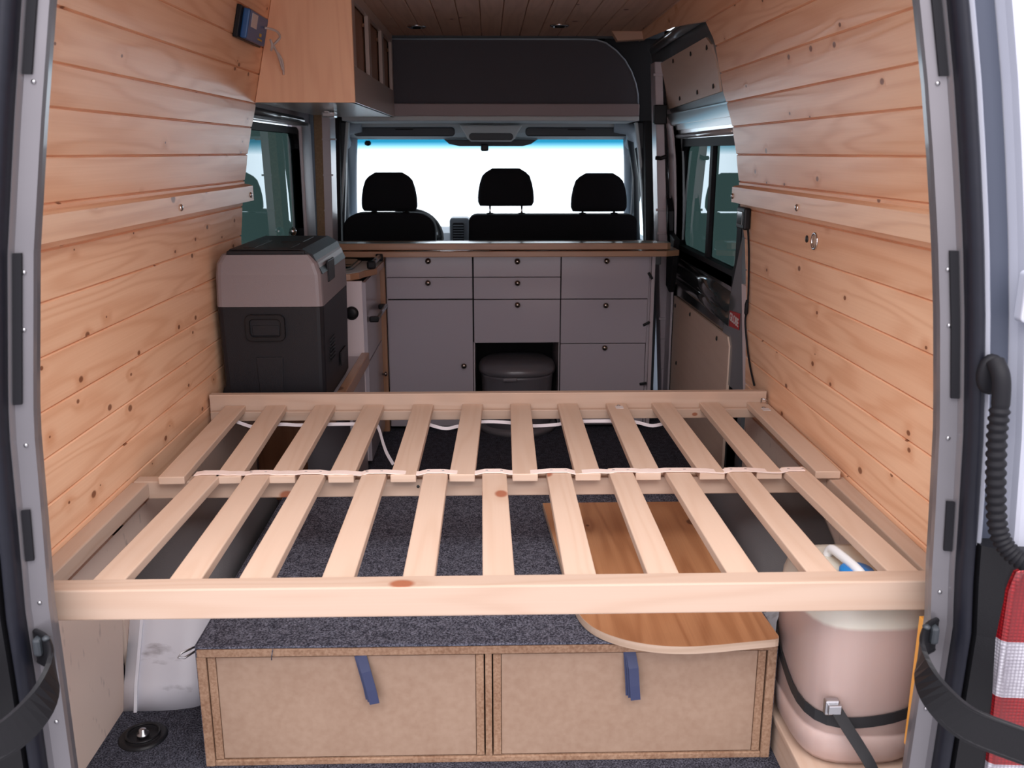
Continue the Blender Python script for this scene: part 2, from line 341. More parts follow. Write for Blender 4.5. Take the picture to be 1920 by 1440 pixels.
def struct(name, mb, mats, parent=None):
    o = build(name, mb, mats, parent); o['kind'] = 'structure' if not parent else o.get('kind', 'structure')
    if parent: del o['kind']
    return o
def dup(root, loc, label=None):
    r = root.copy(); C.objects.link(r); r.location = loc
    if label: r['label'] = label
    for ch in list(root.children):
        c = ch.copy(); C.objects.link(c); c.parent = r
        for g in list(ch.children):
            d = g.copy(); C.objects.link(d); d.parent = c
    return r
def lerp(tab, x):
    if x <= tab[0][0]: return tab[0][1]
    for (a, p), (b_, q) in zip(tab, tab[1:]):
        if x <= b_: return p+(q-p)*(x-a)/(b_-a)
    return tab[-1][1]
def rrect(x0, x1, y0, y1, r, n=5):
    if not isinstance(r, (list, tuple)): r = (r,)*4
    out = []
    for (cx, cy, a, rr) in ((x1-r[0], y1-r[0], 0, r[0]), (x0+r[1], y1-r[1], 90, r[1]), (x0+r[2], y0+r[2], 180, r[2]), (x1-r[3], y0+r[3], 270, r[3])):
        for k in range(n+1):
            t = math.radians(a+90*k/n); out.append((cx+rr*math.cos(t), cy+rr*math.sin(t)))
    return out

# ------------------------------------------------------------------ van shell
PZ = [(-.2, .885), (.0, .885), (.5, .885), (1.0, .885), (1.11, .8785), (1.2, .8735), (1.29, .867), (1.385, .854), (1.47, .838), (1.57, .815), (1.66, .794), (1.74, .775), (1.87, .746), (2.0, .715)]
def px(z): return lerp(PZ, z)
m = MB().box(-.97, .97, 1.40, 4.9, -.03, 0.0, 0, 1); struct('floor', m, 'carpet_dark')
ceil = MB()
for i in range(17):
    x0 = -.80+i*.096; ceil.box(x0+.001, x0+.095, 1.45, 4.87, 1.868, 1.882, .003, 1)
ceil.box(-.82, .82, 1.45, 4.87, 1.8825, 1.89, 0, 1); struct('ceiling', ceil, 'pine_ceiling')  # solid backing board added above the planks to stop light leaks
def planks(sgn, edge, y0):
    mb = MB(); seams = [.022, .118, .214, .311, .407, .504, .60, .696, .792, .888, .984, 1.082, 1.112-.0, 1.20, 1.291, 1.385, 1.468, 1.568, 1.658, 1.75, 1.87]
    seams = [.43, .522, .614, .706, .80, .905, 1.01, 1.111, 1.20, 1.291, 1.385, 1.468, 1.568, 1.658, 1.75, 1.875]
    for a, b_ in zip(seams, seams[1:]):
        mid = (a+b_)/2
        pr = [(a, .0055), (a+.0008, .0055), (a+.0035, 0), (a+(b_-a)*.33, -.0006), (a+(b_-a)*.67, -.0006), (b_-.003, 0), (b_-.0008, .003), (b_, .0055), (b_, .016), (a, .016)]
        off = (random.random()*30, random.random()*30)
        bm = bmesh.new(); rings = []
        for yy in (y0, None):
            rings.append([bm.verts.new((sgn*(px(z)+d), yy if yy is not None else lerp(edge, z), z)) for z, d in pr])
        A, B = rings; k = len(A)
        for i in range(k): bm.faces.new((A[i], A[(i+1) % k], B[(i+1) % k], B[i]))
        bm.faces.new(A); bm.faces.new(B[::-1]); bmesh.ops.recalc_face_normals(bm, faces=bm.faces[:])
        mb.add(bm, 1, 0, False, None, off)
    return mb
edgeL = [(0, 3.26), (.5, 3.28), (.98, 3.285), (1.11, 3.31), (1.27, 3.38), (1.47, 3.447), (1.875, 3.46)]
edgeR = [(0, 2.95), (.5, 3.02), (.82, 3.08), (1.0, 3.14), (1.11, 3.20), (1.19, 3.22), (1.31, 3.255), (1.41, 3.285), (1.5, 3.335), (1.675, 3.34), (1.75, 3.42), (1.78, 3.52), (1.82, 4.78), (1.875, 4.80)]
struct('wall_left', planks(-1, edgeL, 1.455), 'pine_cladding')
struct('wall_right', planks(1, edgeR, 1.455), 'pine_cladding')
# lower linings under the bed, grey-brown plywood
m = MB().prism([(1.455, -.0), (1.945, -.0), (2.03, .40), (2.06, .427), (1.455, .427)], 0, -.897, -.885, 0, 1); struct('wall_left_lower', m, 'scuffed_plywood')
m = MB().box(.885, .897, 1.455, 3.0, 0, .427, 0, 1); m.box(-.897, -.886, 2.0, 3.28, .0, .427, 0, 1); struct('wall_lower', m, 'scuffed_plywood')
# outer skin
sk = MB()
for s_ in (-1, 1):
    a, b_ = sorted((s_*.965, s_*.985))
    sk.box(a, b_, 1.40, 3.35, -.1, 1.95, 0); sk.box(a, b_, 3.35, 4.75, -.1, .45, 0); sk.box(a, b_, 3.35, 4.75, 1.50, 1.95, 0); sk.box(a, b_, 4.65, 4.90, .45, 1.5, 0)
sk.box(-.985, .985, 1.40, 4.95, 1.95, 1.97, 0)
struct('wall_outer', sk, 'silver_paint')
m = MB().box(-14, 14, -12, 16, -.70, -.66, 0); struct('floor_studio', m, 'ground_grey')

# ---- left front bay: painted metal around the side window
wl = MB()
wl.box(-.95, -.925, 3.28, 4.95, .0, .84, 0); wl.box(-.95, -.925, 3.28, 3.40, .84, 1.9, 0)
wl.box(-.95, -.925, 3.40, 4.95, 1.44, 1.9, 0)
wl.prism([(4.56, .84), (4.80, .84), (4.80, 1.44), (4.56, 1.44)], 0, -.95, -.90, .006)
struct('wall_left_front', wl, 'pillar_paint')
fr = MB(); 
def ringbar(mb, o0, o1, x0, x1, mi=0):
    k = len(o0); bm = bmesh.new()
    V = [[bm.verts.new((x, p[0], p[1])) for p in o] for (x, o) in ((x0, o0), (x1, o0), (x1, o1), (x0, o1))]
    for j in range(4):
        A, B = V[j], V[(j+1) % 4]
        for i in range(k): bm.faces.new((A[i], A[(i+1) % k], B[(i+1) % k], B[i]))
    bmesh.ops.recalc_face_normals(bm, faces=bm.faces[:]); mb.add(bm, 1, mi)
win = thing('window_1', None, None, (-.93, 3.9, .84)); win['kind'] = 'structure'
fr = MB(); ringbar(fr, rrect(3.36, 4.60, .83, 1.415, .09), rrect(3.40, 4.56, .865, 1.385, .07), -.955, -.915); build('window_frame', fr, 'black_rubber', win)
g = MB().prism(rrect(3.385, 4.575, .85, 1.40, .075), 0, -.942, -.937); build('pane', g, 'privacy_glass', win)
m = MB().box(-.95, -.885, 3.30, 4.66, 1.42, 1.438, .004); m.tube([(-.905, 3.42, 1.455), (-.905, 4.6, 1.448)], .016); build('window_header', m, 'grey_paint', win)
m = MB().lathe([(0.001, 0), (.014, .004), (.02, .012), (.021, .02), (.016, .03), (.004, .036)], (-.925, 4.26, .945), 16, axis=0); m.box(-.925, -.905, 4.25, 4.27, .90, .945, .002); build('latch', m, 'chrome', win)
# ---- left B-pillar: foam strip, painted hat section
def pillar_strip(mb, x0t, x1t, x0b, x1b, y0, y1, zt, zb, mi=0):
    bm = bmesh.new(); V = []
    for z, a, b_ in ((zb, x0b, x1b), (zt, x0t, x1t)):
        V.append([bm.verts.new(p) for p in ((a, y0, z), (b_, y0, z), (b_, y1, z), (a, y1, z))])
    A, B = V
    for i in range(4): bm.faces.new((A[i], A[(i+1) % 4], B[(i+1) % 4], B[i]))
    bm.faces.new(A[::-1]); bm.faces.new(B); bmesh.ops.recalc_face_normals(bm, faces=bm.faces[:])
    bmesh.ops.bevel(bm, geom=bm.edges[:], offset=.003, segments=1, affect='EDGES'); mb.add(bm, 2, mi)
pL = MB(); pillar_strip(pL, -.835, -.795, -.875, -.835, 4.58, 4.72, 1.9, .0)
struct('trim_1', pL, 'foam_brown')
pL = MB(); pillar_strip(pL, -.797, -.755, -.85, -.80, 4.585, 4.74, 1.9, .0)
for z in (1.02, 1.19, 1.36): pL.box(-.83+.02*(z-1.0), -.785+.12*(z-1.0), 4.581, 4.60, z-.004, z+.004, .001)
struct('trim_2', pL, 'pillar_paint')
pL = MB(); pillar_strip(pL, -.865, -.785, -.90, -.83, 5.0, 5.06, 1.5, .0); pillar_strip(pL, .83, .895, .90, .955, 5.0, 5.06, 1.5, -.0)
struct('trim_3', pL, 'gap_dark')
pL = MB(); pillar_strip(pL, -.795, -.755, -.875, -.825, 5.07, 5.12, 1.455, .5); pillar_strip(pL, .80, .845, .905, .945, 5.07, 5.12, 1.455, .5)
struct('trim_4', pL, 'cab_trim_dark')
pL = MB(); pillar_strip(pL, -.762, -.745, -.832, -.818, 5.06, 5.10, 1.455, .85); pillar_strip(pL, .790, .806, .880, .893, 5.06, 5.10, 1.455, .85)
struct('trim_5', pL, 'headliner')
# ---- right B-pillar
pR = MB(); pillar_strip(pR, .800, .838, .905, .960, 4.58, 4.70, 1.72, .0)
for z, c in ((1.66, .82), (1.02, .858), (.905, .868), (.47, .895), (.36, .91), (.20, .92)): pR.box(c-.025, c+.022, 4.574, 4.59, z-.006, z+.006, .002)
struct('trim_6', pR, 'pillar_paint')
m = MB(); pillar_strip(m, .838, .850, .960, .972, 4.575, 4.66, 1.72, .0); m.prism([(.60, 1.87), (.60, 1.46), (.93, 1.46), (.93, 1.9), (.60, 1.9)], 1, 4.93, 4.96); struct('trim_7', m, 'gap_dark')
m = MB().prism([(.60, 1.868), (.78, 1.868), (.765, 1.83), (.63, 1.822)], 1, 4.66, 4.72, .003); struct('trim_8', m, 'pine_ceiling')
# ---- sliding door, follows the body curve on the right
door = thing('door_1', None, None, (.94, 3.9, .0)); door['kind'] = 'structure'
def curved(poly_yz, off0, off1, mb, mi=0, fine=14, grain=1):
    """plate whose outline is given in y,z and whose x follows the body side; split in z bands"""
    zs = sorted({round(min(p[1] for p in poly_yz)+(max(p[1] for p in poly_yz)-min(p[1] for p in poly_yz))*k/fine, 4) for k in range(fine+1)})
    bm = bmesh.new(); vs = [bm.verts.new((0, p[0], p[1])) for p in poly_yz]; bm.faces.new(vs)
    for z in zs[1:-1]: bmesh.ops.bisect_plane(bm, geom=bm.verts[:]+bm.edges[:]+bm.faces[:], plane_co=(0, 0, z), plane_no=(0, 0, 1))
    r = bmesh.ops.extrude_face_region(bm, geom=bm.faces[:])
    new = {v for v in r['geom'] if isinstance(v, bmesh.types.BMVert)}
    for v in bm.verts: v.co.x = px(v.co.z)+(off1 if v in new else off0)
    bmesh.ops.recalc_face_normals(bm, faces=bm.faces[:]); mb.add(bm, grain, mi)
d = MB()
curved([(3.25, .0), (3.37, .0), (3.37, 1.88), (3.25, 1.88)], .045, .07, d)
curved([(4.46, .0), (4.62, .0), (4.62, 1.47), (4.46, 1.47)], .03, .07, d)
curved([(3.3, 1.46), (4.82, 1.46), (4.82, 1.82), (3.3, 1.83)], .055, .075, d)
curved([(3.2, .0), (4.6, .0), (4.6, .60), (3.2, .60)], .045, .07, d)
build('door_frame', d, 'grey_paint', door)
d = MB(); curved([(4.46, .0), (4.61, .0), (4.61, 1.50), (4.46, 1.42)], .020, .06, d); build('door_front_edge', d, 'pillar_paint', door)
d = MB(); d.tube([(px(1.8)+.035, 3.66, 1.785), (px(1.79)+.03, 4.1, 1.782), (px(1.78)+.03, 4.62, 1.775)], .018, 10); curved(rrect(3.35, 4.62, 1.425, 1.475, .015), .025, .05, d); curved([(3.36, 1.40), (4.55, 1.40), (4.55, 1.425), (3.36, 1.425)], .04, .07, d); build('door_rail', d, 'grey_paint', door)
d = MB(); curved(rrect(3.42, 4.50, 1.36, 1.40, .01), .052, .075, d); d.tube([(px(1.36)+.045, 3.45, 1.375), (px(1.36)+.045, 4.52, 1.372)], .012, 10); build('window_track', d, 'silver_bright', door)
d = MB(); curved([(3.56, 1.52), (3.545, 1.60), (3.58, 1.69), (3.64, 1.722), (4.70, 1.712), (4.76, 1.69), (4.76, 1.53), (4.70, 1.50)], .047, .055, d); build('upper_panel', d, 'plywood', door)
d = MB(); curved([(3.37, .03), (4.43, .03), (4.43, .612), (3.40, .612), (3.37, .58)], .028, .038, d); build('lower_panel', d, 'plywood', door)
d = MB()
for (y, z) in ((3.64, 1.685), (3.92, 1.69), (4.28, 1.695), (4.66, 1.69), (3.64, 1.545), (3.92, 1.54), (4.28, 1.535), (4.66, 1.53)):
    d.lathe([(.004, -.003), (.006, 0), (.003, .004)], (px(z)+.044, y, z), 8, axis=0, sx=1, sy=1.8)
for (y, z) in ((4.05, .585), (3.55, .575), (4.38, .57), (3.9, .06), (4.3, .3)): d.lathe([(.004, -.004), (.007, 0), (.003, .004)], (px(z)+.026, y, z), 8, axis=0, sy=1.6)
build('panel_clip', d, 'screw_dark', door)
d = MB(); ringbar(d, rrect(3.34, 4.56, .80, 1.37, .07), rrect(3.40, 4.47, .862, 1.325, .05), .925, .962); d.box(.935, .956, 3.88, 3.93, .85, 1.33, .003); build('window_frame', d, 'black_rubber', door)
d = MB().prism(rrect(3.36, 4.50, .84, 1.335, .05), 0, .950, .954); build('pane', d, 'privacy_glass', door)
d = MB()
for (r_, zc, xc) in ((.05, .745, .945), (.035, .69, .935)): d.tube([(xc, 3.42, zc-.01), (xc, 3.8, zc), (xc, 4.46, zc+.01)], r_, 14)
d.box(.925, .96, 3.42, 4.46, .60, .85, .01); build('door_sill', d, 'dark_gloss', door)
d = MB().prism([(4.28, .90), (4.47, .93), (4.52, 1.08), (4.46, 1.02), (4.44, .66), (4.36, .64), (4.30, .78)], 0, .87, .90, .006); d.box(.80, .86, 4.53, 4.575, 1.43, 1.52, .004); build('door_lock', d, 'black_plastic', door)
d = MB()
d.tube([(.87, 4.54, 1.28), (.845, 4.56, 1.27), (.82, 4.57, 1.272)], .010, 8); build('door_stop', d, 'black_plastic', door)
m = MB()
curved([(2.96, .43), (3.04, .43), (3.16, .85), (3.10, .85)], .003, .04, m); struct('trim_9', m, 'white_panel')
m = MB(); curved([(3.15, .43), (3.50, .43), (3.50, .60), (3.30, 1.0), (3.28, .9)], .034, .05, m); struct('trim_10', m, 'grey_paint')
# sticker with its lettering
st = thing('sticker', 'small red sticker with white capital letters on the grey door edge', 'sticker', (.917, 3.33, .64))
m = MB().prism([(3.262, .665), (3.395, .655), (3.395, .715), (3.262, .726)], 0, .9155, .9175); build('sticker_base', m, 'sticker_red', st)
fc = bpy.data.curves.new('globe', 'FONT'); fc.body = 'GLOBE'; fc.size = .044; fc.extrude = .0004; fc.align_x = 'CENTER'; fc.align_y = 'CENTER'; fc.offset = 0.0009
fo = bpy.data.objects.new('tmp', fc); C.objects.link(fo); bpy.context.view_layer.update()
me = bpy.data.meshes.new_from_object(fo.evaluated_get(bpy.context.evaluated_depsgraph_get())); bpy.data.objects.remove(fo)
me.materials.clear(); me.materials.append(MATS['sticker_white'])
for v in me.vertices:
    x, y, z = v.co; v.co = Vector((.9148-z, 3.328-x*.92, .6905+y-x*.045))-Vector((.917, 3.33, .64))
me.flip_normals(); lo = bpy.data.objects.new('lettering', me); C.objects.link(lo); lo.parent = st

# ------------------------------------------------------------------ rear opening
XR = [(-.2, .765), (.2, .765), (.35, .768), (.5, .771), (.6, .762), (.7, .756), (.86, .745), (1.04, .724), (1.17, .705), (1.29, .684), (1.405, .662), (1.517, .637), (1.9, .55)]
XL = [(-.2, .753), (.23, .753), (.43, .752), (.55, .753), (.7, .745), (.87, .737), (.93, .730), (1.15, .701), (1.34, .666), (1.51, .632), (1.9, .55)]
ZS = [-.15+.05*i for i in range(41)]
def sweep(prof, sgn, tab, z0=-.15, z1=1.87, smooth=False, mi=0, mb=None):
    mb = mb or MB(); zs = [z0]+[z for z in ZS if z0 < z < z1]+[z1]
    return mb.loft([[(sgn*(lerp(tab, z)+dx), y, z) for dx, y in prof] for z in zs], smooth=smooth, mi=mi, grain=2)
for sgn, tab, nm in ((-1, XL, 'left'), (1, XR, 'right')):
    k = 1 if sgn < 0 else 2
    m = sweep([(0, 1.420), (.026, 1.414), (.030, 1.404), (.033, 1.404), (.033, 1.45), (.003, 1.45), (0, 1.432)], sgn, tab)
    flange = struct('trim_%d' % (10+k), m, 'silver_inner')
    for z in (1.40, 1.12, .84, .56, .33, 1.03): build('flange_screw', MB().lathe([(.0035, 0), (.0035, -.002), (.001, -.003)], (sgn*(lerp(tab, z)+.013), 1.417, z), 8, axis=1), 'steel', flange)
    for (za, zb) in ((.64, .73), (.91, 1.15), (1.41, 1.56)):
        m = MB().loft([[(sgn*(lerp(tab, z)+dx), 1.4155-.25*dx+q, z) for dx, q in ((.014, 0.002), (.026, 0.002), (.026, -.0015), (.014, -.0015))] for z in (za, (za+zb)/2, zb)], smooth=False)
        setp(build('edge_tape', m, 'black_rubber'), 'black tape strip on the %s rear door flange, %s' % (nm, {.64: 'just above the bed beam', .91: 'at the height of the cooler', 1.41: 'near the roof'}[za]), 'tape', 'tape strips on the rear door flanges')
    m = sweep([(.031, 1.41), (.033, 1.385), (.039, 1.376), (.047, 1.374), (.053, 1.382), (.055, 1.41)], sgn, tab, smooth=True)
    setp(build('door_seal', m, 'seal_rubber'), 'thick black rubber door seal around the %s side of the rear opening' % nm, 'door seal')
    m = sweep([(.056, 1.40), (.057, 1.388), (.061, 1.384), (.066, 1.39), (.066, 1.41), (.104, 1.41), (.110, 1.39), (.112, 1.375), (.118, 1.372), (.20, 1.36), (.20, 1.44), (.056, 1.44)], sgn, tab, z0=.66)
    m.mi = [0]*len(m.f); struct('wall_rear_%s' % nm, m, 'silver_paint')
    m = sweep([(.0665, 1.4085), (.103, 1.4085), (.103, 1.405), (.0665, 1.405)], sgn, tab, z0=.66); struct('trim_%d' % (12+k), m, 'grey_channel')
    # tail light housing
    tl = thing('tail_light', ('black housing and red and clear lens of the %s tail light' % nm) if sgn > 0 else 'dark tail light housing at the lower left edge, behind the door strap', 'tail light', (sgn*.88, 1.37, -.1))
    m = sweep([(.056, 1.41), (.058, 1.375), (.09, 1.355), (.135, 1.352), (.135, 1.44), (.056, 1.44)], sgn, [(z, lerp(tab, z)) for z in ZS], z0=-.15, z1=.665); build('lamp_housing', m, 'black_plastic', tl)
    def lz(z0, z1, mat_, nm2, dx=0):
        rings = []
        for i in range(9):
            z = z0+(z1-z0)*i/8
            x0 = lerp([(-.1, .862), (.25, .862), (.386, .857), (.504, .852), (.60, .852), (.636, .862), (.648, .90)], z)+dx
            rings.append([(sgn*q, y, z) for q, y in ((x0, 1.365), (x0+.004, 1.348), (x0+.012, 1.342), (.96, 1.335), (.985, 1.36), (.985, 1.45), (x0, 1.45))])
        return build(nm2, MB().loft(rings, smooth=False), mat_, tl)
    lz(.505, .648, 'lens_red', 'upper_lens'); lz(.400, .505, 'lens_clear', 'clear_lens'); lz(.268, .400, 'lens_red', 'lower_lens'); lz(.0, .268, 'lens_clear', 'bottom_lens')
    m = MB().box(min(sgn*.98, sgn*.995), max(sgn*.98, sgn*.995), 1.36, 1.45, -.1, 1.9, .003); struct('trim_%d' % (14+k), m, 'silver_paint')
m = MB().box(-.9, .9, 1.40, 1.46, 1.87, 1.97, .01); m.box(-.9, .9, 1.36, 1.45, -.2, -.03, .01); struct('wall_rear_header', m, 'silver_paint')
# latch recess on the right outer body
m = MB().prism(rrect(.815, .845, 1.045, 1.125, .008), 1, 1.352, 1.375, .003); m.prism(rrect(.822, .839, 1.055, 1.115, .005), 1, 1.346, 1.352, .001)
setp(build('striker_plate', m, 'silver_paint'), 'silver hinge plate on the body at the right edge of the picture', 'hinge plate')
# corrugated hose
hp = [(.784, 1.352, .985), (.786, 1.335, .965), (.788, 1.33, .93), (.789, 1.33, .88), (.795, 1.33, .82), (.803, 1.33, .76), (.812, 1.325, .71), (.828, 1.315, .682), (.85, 1.305, .668), (.885, 1.30, .662), (.93, 1.30, .66)]
def smooth_path(p, n=6):
    P = [Vector(q) for q in p]; out = []
    for i in range(len(P)-1):
        a, b_, c, d_ = P[max(i-1, 0)], P[i], P[i+1], P[min(i+2, len(P)-1)]
        for k in range(n):
            t = k/n; out.append(.5*((2*b_)+(c-a)*t+(2*a-5*b_+4*c-d_)*t*t+(3*b_-a-3*c+d_)*t**3))
    return out+[P[-1]]
hs = thing('cable_conduit', 'black corrugated cable hose curving out of the right door frame', 'hose', (.80, 1.34, .66))
pth = smooth_path(hp, 16); rr = [(.0135 if i < 36 else (.0155 if (i//2) % 2 else .0125)) for i in range(len(pth))]
m = MB().tube(pth, rr, 14); build('hose', m, 'black_rubber', hs)
m = MB().lathe([(.018, -.004), (.0215, 0), (.0215, .008), (.014, .012)], (.786, 1.36, .962), 20, axis=1, sy=1.5); build('grommet', m, 'black_rubber', hs)
# check straps
def check_strap(sgn, label):
    t = thing('door_check_strap', label, 'door strap', (sgn*.74, 1.3, .45))
    path = smooth_path([(sgn*q[0], q[1], q[2]) for q in ((.776, 1.41, .482), (.745, 1.385, .482), (.722, 1.345, .470), (.728, 1.305, .438), (.765, 1.27, .405), (.83, 1.245, .385), (.90, 1.22, .372), (1.0, 1.2, .355))], 5)
    m = MB().tube(path, 0, flat=(.008, .060, (0, 0, 1))); build('strap', m, 'black_plastic', t)
    m = MB().tube([p+Vector((0, 0, .028)) for p in path], .0050, 8); m.tube([p-Vector((0, 0, .028)) for p in path], .0050, 8); build('rim', m, 'black_plastic', t)
    m = MB().box(min(sgn*.757, sgn*.772), max(sgn*.757, sgn*.772), 1.385, 1.405, .475, .508, .005); m.lathe([(.006, .0), (.007, .004), (.003, .007)], (sgn*.742, 1.378, .512), 10); build('bracket', m, 'cab_trim_dark', t)
check_strap(1, 'curved black door strap hooked across the right tail light'); check_strap(-1, 'curved black door strap at the lower left of the rear opening')

# ------------------------------------------------------------------ wall rails, fittings
def screw(x, y, z, sgn, label, r=.009):
    t = build('screw', MB().lathe([(r, 0), (r, .002), (r*.6, .005), (.001, .0055)], (0, 0, 0), 14, axis=0) if sgn > 0 else MB().lathe([(r, 0), (r, -.002), (r*.6, -.005), (.001, -.0055)], (0, 0, 0), 14, axis=0), 'chrome')
    return t
for sgn, nm, ye, scr in ((-1, 'left', 3.352, (2.556, 3.31)), (1, 'right', 3.205, (2.511, 3.19))):
    t = thing('wall_rail', 'long pine batten screwed along the %s plank wall at seat height' % nm, 'batten', (sgn*.86, 1.5, 1.13), 'pine battens along the walls')
    m = MB().prism([(.846, 1.131), (.846, 1.183), (.858, 1.187), (.876, 1.19), (.878, 1.131)] if sgn > 0 else [(-.846, 1.131), (-.846, 1.183), (-.858, 1.187), (-.876, 1.19), (-.878, 1.131)], 1, 1.47, ye, .002, grain=1); build('batten', m, 'pine_rail', t)
    for y in scr:
        m = MB().lathe([(.010, 0), (.010, .002), (.006, .005), (.001, .0055)] if sgn < 0 else [(.010, 0), (.010, -.002), (.006, -.005), (.001, -.0055)], (sgn*.846, y, 1.152), 14, axis=0); build('screw', m, 'chrome', t)
so = thing('ring_socket', 'small round chrome ring socket on the right plank wall', 'socket', (.875, 2.445, 1.065))
m = MB()
bm = bmesh.new()
pts = [(.878, 2.445+.021*math.cos(a), 1.067+.021*math.sin(a)) for a in [2*math.pi*i/20 for i in range(21)]]
m.tube(pts, .0035, 8, caps=False); build('ring', m, 'chrome', so)
m = MB().lathe([(.019, 0), (.017, -.004), (.001, -.004)], (.883, 2.445, 1.067), 18, axis=0); build('face', m, 'plywood_edge', so)
m = MB().lathe([(.010, 0), (.010, -.004), (.001, -.005)], (.882, 2.51, 1.067), 12, axis=0); setp(build('bolt_hole', m, 'screw_dark'), 'dark round plug beside the chrome ring on the right wall', 'plug')
sw = thing('control_box', 'black control box at the end of the right plank wall with a cable hanging', 'control box', (.86, 3.1, 1.05))
m = MB().box(.855, .878, 3.06, 3.16, 1.045, 1.118, .006); build('housing', m, 'black_plastic', sw)
m = MB().box(.852, .856, 3.08, 3.14, 1.06, 1.105, .002); build('screen', m, 'dark_gloss', sw)
m = MB().tube(smooth_path([(.874, 3.075, 1.05), (.876, 3.055, .98), (.875, 3.03, .88), (.874, 3.02, .80), (.874, 3.035, .74), (.876, 3.0, .66), (.876, 2.95, .60), (.876, 2.89, .55)]), .0035, 6); m.lathe([(.003, .76), (.007, .77), (.007, .80), (.003, .815)], (.872, 3.025, 0), 8); build('cable', m, 'black_rubber', sw)
# solar controller with cables, tilted like the wall
tilt = math.atan2(.838-.746, .40)
dv = thing('charge_controller', 'small blue electronic controller on the left wall beside the cabinet', 'controller', (-.775, 3.17, 1.655))
T = Matrix.Translation((-.772, 3.17, 1.695)) @ Matrix.Rotation(tilt, 4, 'Y')
m = MB().box(-.012, .004, -.15, .15, -.05, .048, .003, mat=T); build('base', m, 'charcoal_plastic', dv)
m = MB().box(.004, .026, -.13, .11, -.046, .044, .005, mat=T); build('case', m, 'blue_plastic', dv)
m = MB().box(.026, .0272, -.10, -.03, -.006, .036, 0, mat=T); build('data_label', m, 'label_white', dv)
m = MB().box(.026, .0272, .02, .045, -.022, -.012, 0, mat=T); m.box(.026, .0272, .005, .06, -.034, -.029, 0, mat=T); build('marking', m, 'yellow_mark', dv)
m = MB()
for p in ([(.03, .06, .012), (.055, .11, .014), (.06, .16, -.0), (.045, .15, -.03), (.05, .11, -.05), (.055, .09, -.035), (.045, .10, -.02), (.05, .15, -.04), (.07, .20, -.07), (.075, .235, -.115)], [(.05, .14, -.035), (.06, .18, -.06), (.072, .22, -.10)]):
    m.tube([T @ v for v in smooth_path(p)], .004, 6)
build('cable', m, 'cable_white', dv)
# ceiling spot fittings
for i, (x, y) in enumerate(((-.33, 4.50), (.33, 4.45))):
    t = thing('ceiling_spot', ('small chrome ceiling light next to the wooden overhead cabinet', 'small chrome ceiling light at the middle of the ceiling')[i], 'ceiling light', (x, y, 1.868), 'chrome ceiling lights')
    m = MB().lathe([(.045, 0), (.045, -.006), (.036, -.010), (.034, -.002)], (x, y, 1.868), 24); build('ring', m, 'chrome', t)
    m = MB().lathe([(.032, 0), (.032, -.006), (.001, -.006)], (x, y, 1.868), 20); build('lamp', m, 'dark_gloss', t)

# ------------------------------------------------------------------ overhead cabinet
oc = thing('overhead_cabinet', 'wooden overhead cabinet hanging from the ceiling on the left wall', 'cabinet', (-.65, 4.1, 1.47))
Y0, Y1, ZB, ZT, XS = 3.42, 4.83, 1.472, 1.866, -.478
def prx(z): return -px(z)+.002
m = MB().prism([(XS, ZB), (XS, ZT), (prx(ZT), ZT), (prx(1.66), 1.66), (prx(ZB), ZB)], 1, Y0, Y0+.016, .0015, grain=2); build('end_panel', m, 'beech_laminate', oc)
m = MB().box(prx(ZB)-.01, XS-.002, Y0+.016, Y1, ZB+.001, ZB+.016, .001, grain=1); build('bottom_panel', m, 'underside_gloss', oc)
m = MB()
m.box(XS-.016, XS, Y0+.016, Y1, ZB+.001, 1.60, .001, 1); m.box(XS-.016, XS, Y0+.016, Y1, 1.826, ZT, .001, 1)
for a, b_ in ((Y0+.016, 3.50), (3.88, 3.95), (4.35, 4.42), (4.78, Y1)): m.box(XS-.0155, XS+.0005, a, b_, 1.60, 1.826, .001, 1)
build('side_panel', m, 'panel_grey', oc)
for a, b_ in ((3.50, 3.88), (3.95, 4.35), (4.42, 4.78)):
    m = MB().box(XS-.035, XS-.022, a-.02, b_+.02, 1.59, 1.83, .001, 2); m.box(XS-.022, XS-.014, b_-.03, b_-.015, 1.78, 1.795, .002); build('sliding_door', m, 'brown_laminate', oc)
m = MB().box(-.72, -.665, 3.95, 4.03, 1.445, 1.470, .006); m.box(-.70, -.68, 3.90, 4.1, 1.461, 1.471, .002)
lt = setp(build('clip_lamp', m, 'silver_bright'), 'small silver clip lamp under the overhead cabinet above the left window', 'lamp')
lt.location = (0, .15, 0)

# ------------------------------------------------------------------ bed
bed = thing('bed_base', 'raw spruce slatted bed base spanning both walls, middle of the van', 'bed base', (0, 2.1, .45))
m = MB().box(-.865, .865, 1.502, 1.547, .478, .538, .003); build('front_beam', m, 'spruce_raw', bed)
m = MB().box(-.880, .880, 2.125, 2.165, .468, .5135, .003); build('middle_beam', m, 'spruce_raw', bed)
m = MB().box(-.868, .868, 2.725, 2.745, .488, .518, .002, grain=0); m.box(-.874, .874, 2.746, 2.772, .486, .568, .002); build('rear_beam', m, 'spruce_raw', bed)
for s_ in (-1, 1):
    a, b_ = sorted((s_*.884, s_*.842)); m = MB().box(a, b_, 1.548, 2.124, .474, .512, .003, 1)
    build('side_rail', m, 'spruce_raw', bed)
sl = None
def slat(x, y0, y1, z, rot, w_=.063):
    global sl
    mb = MB(); T = Matrix.Translation((x, (y0+y1)/2, z)) @ Matrix.Rotation(rot, 4, 'Z')
    L_ = y1-y0; off = (random.random()*20, random.random()*20)
    mb.box(-w_/2, w_/2, -L_/2, L_/2, -.010, .010, .0025, 1, mat=T)
    return build('slat', mb, 'spruce_slat', bed)
far_near = [-.777, -.660, -.509, -.366, -.214, -.070, .085, .240, .389, .548, .690, .836]
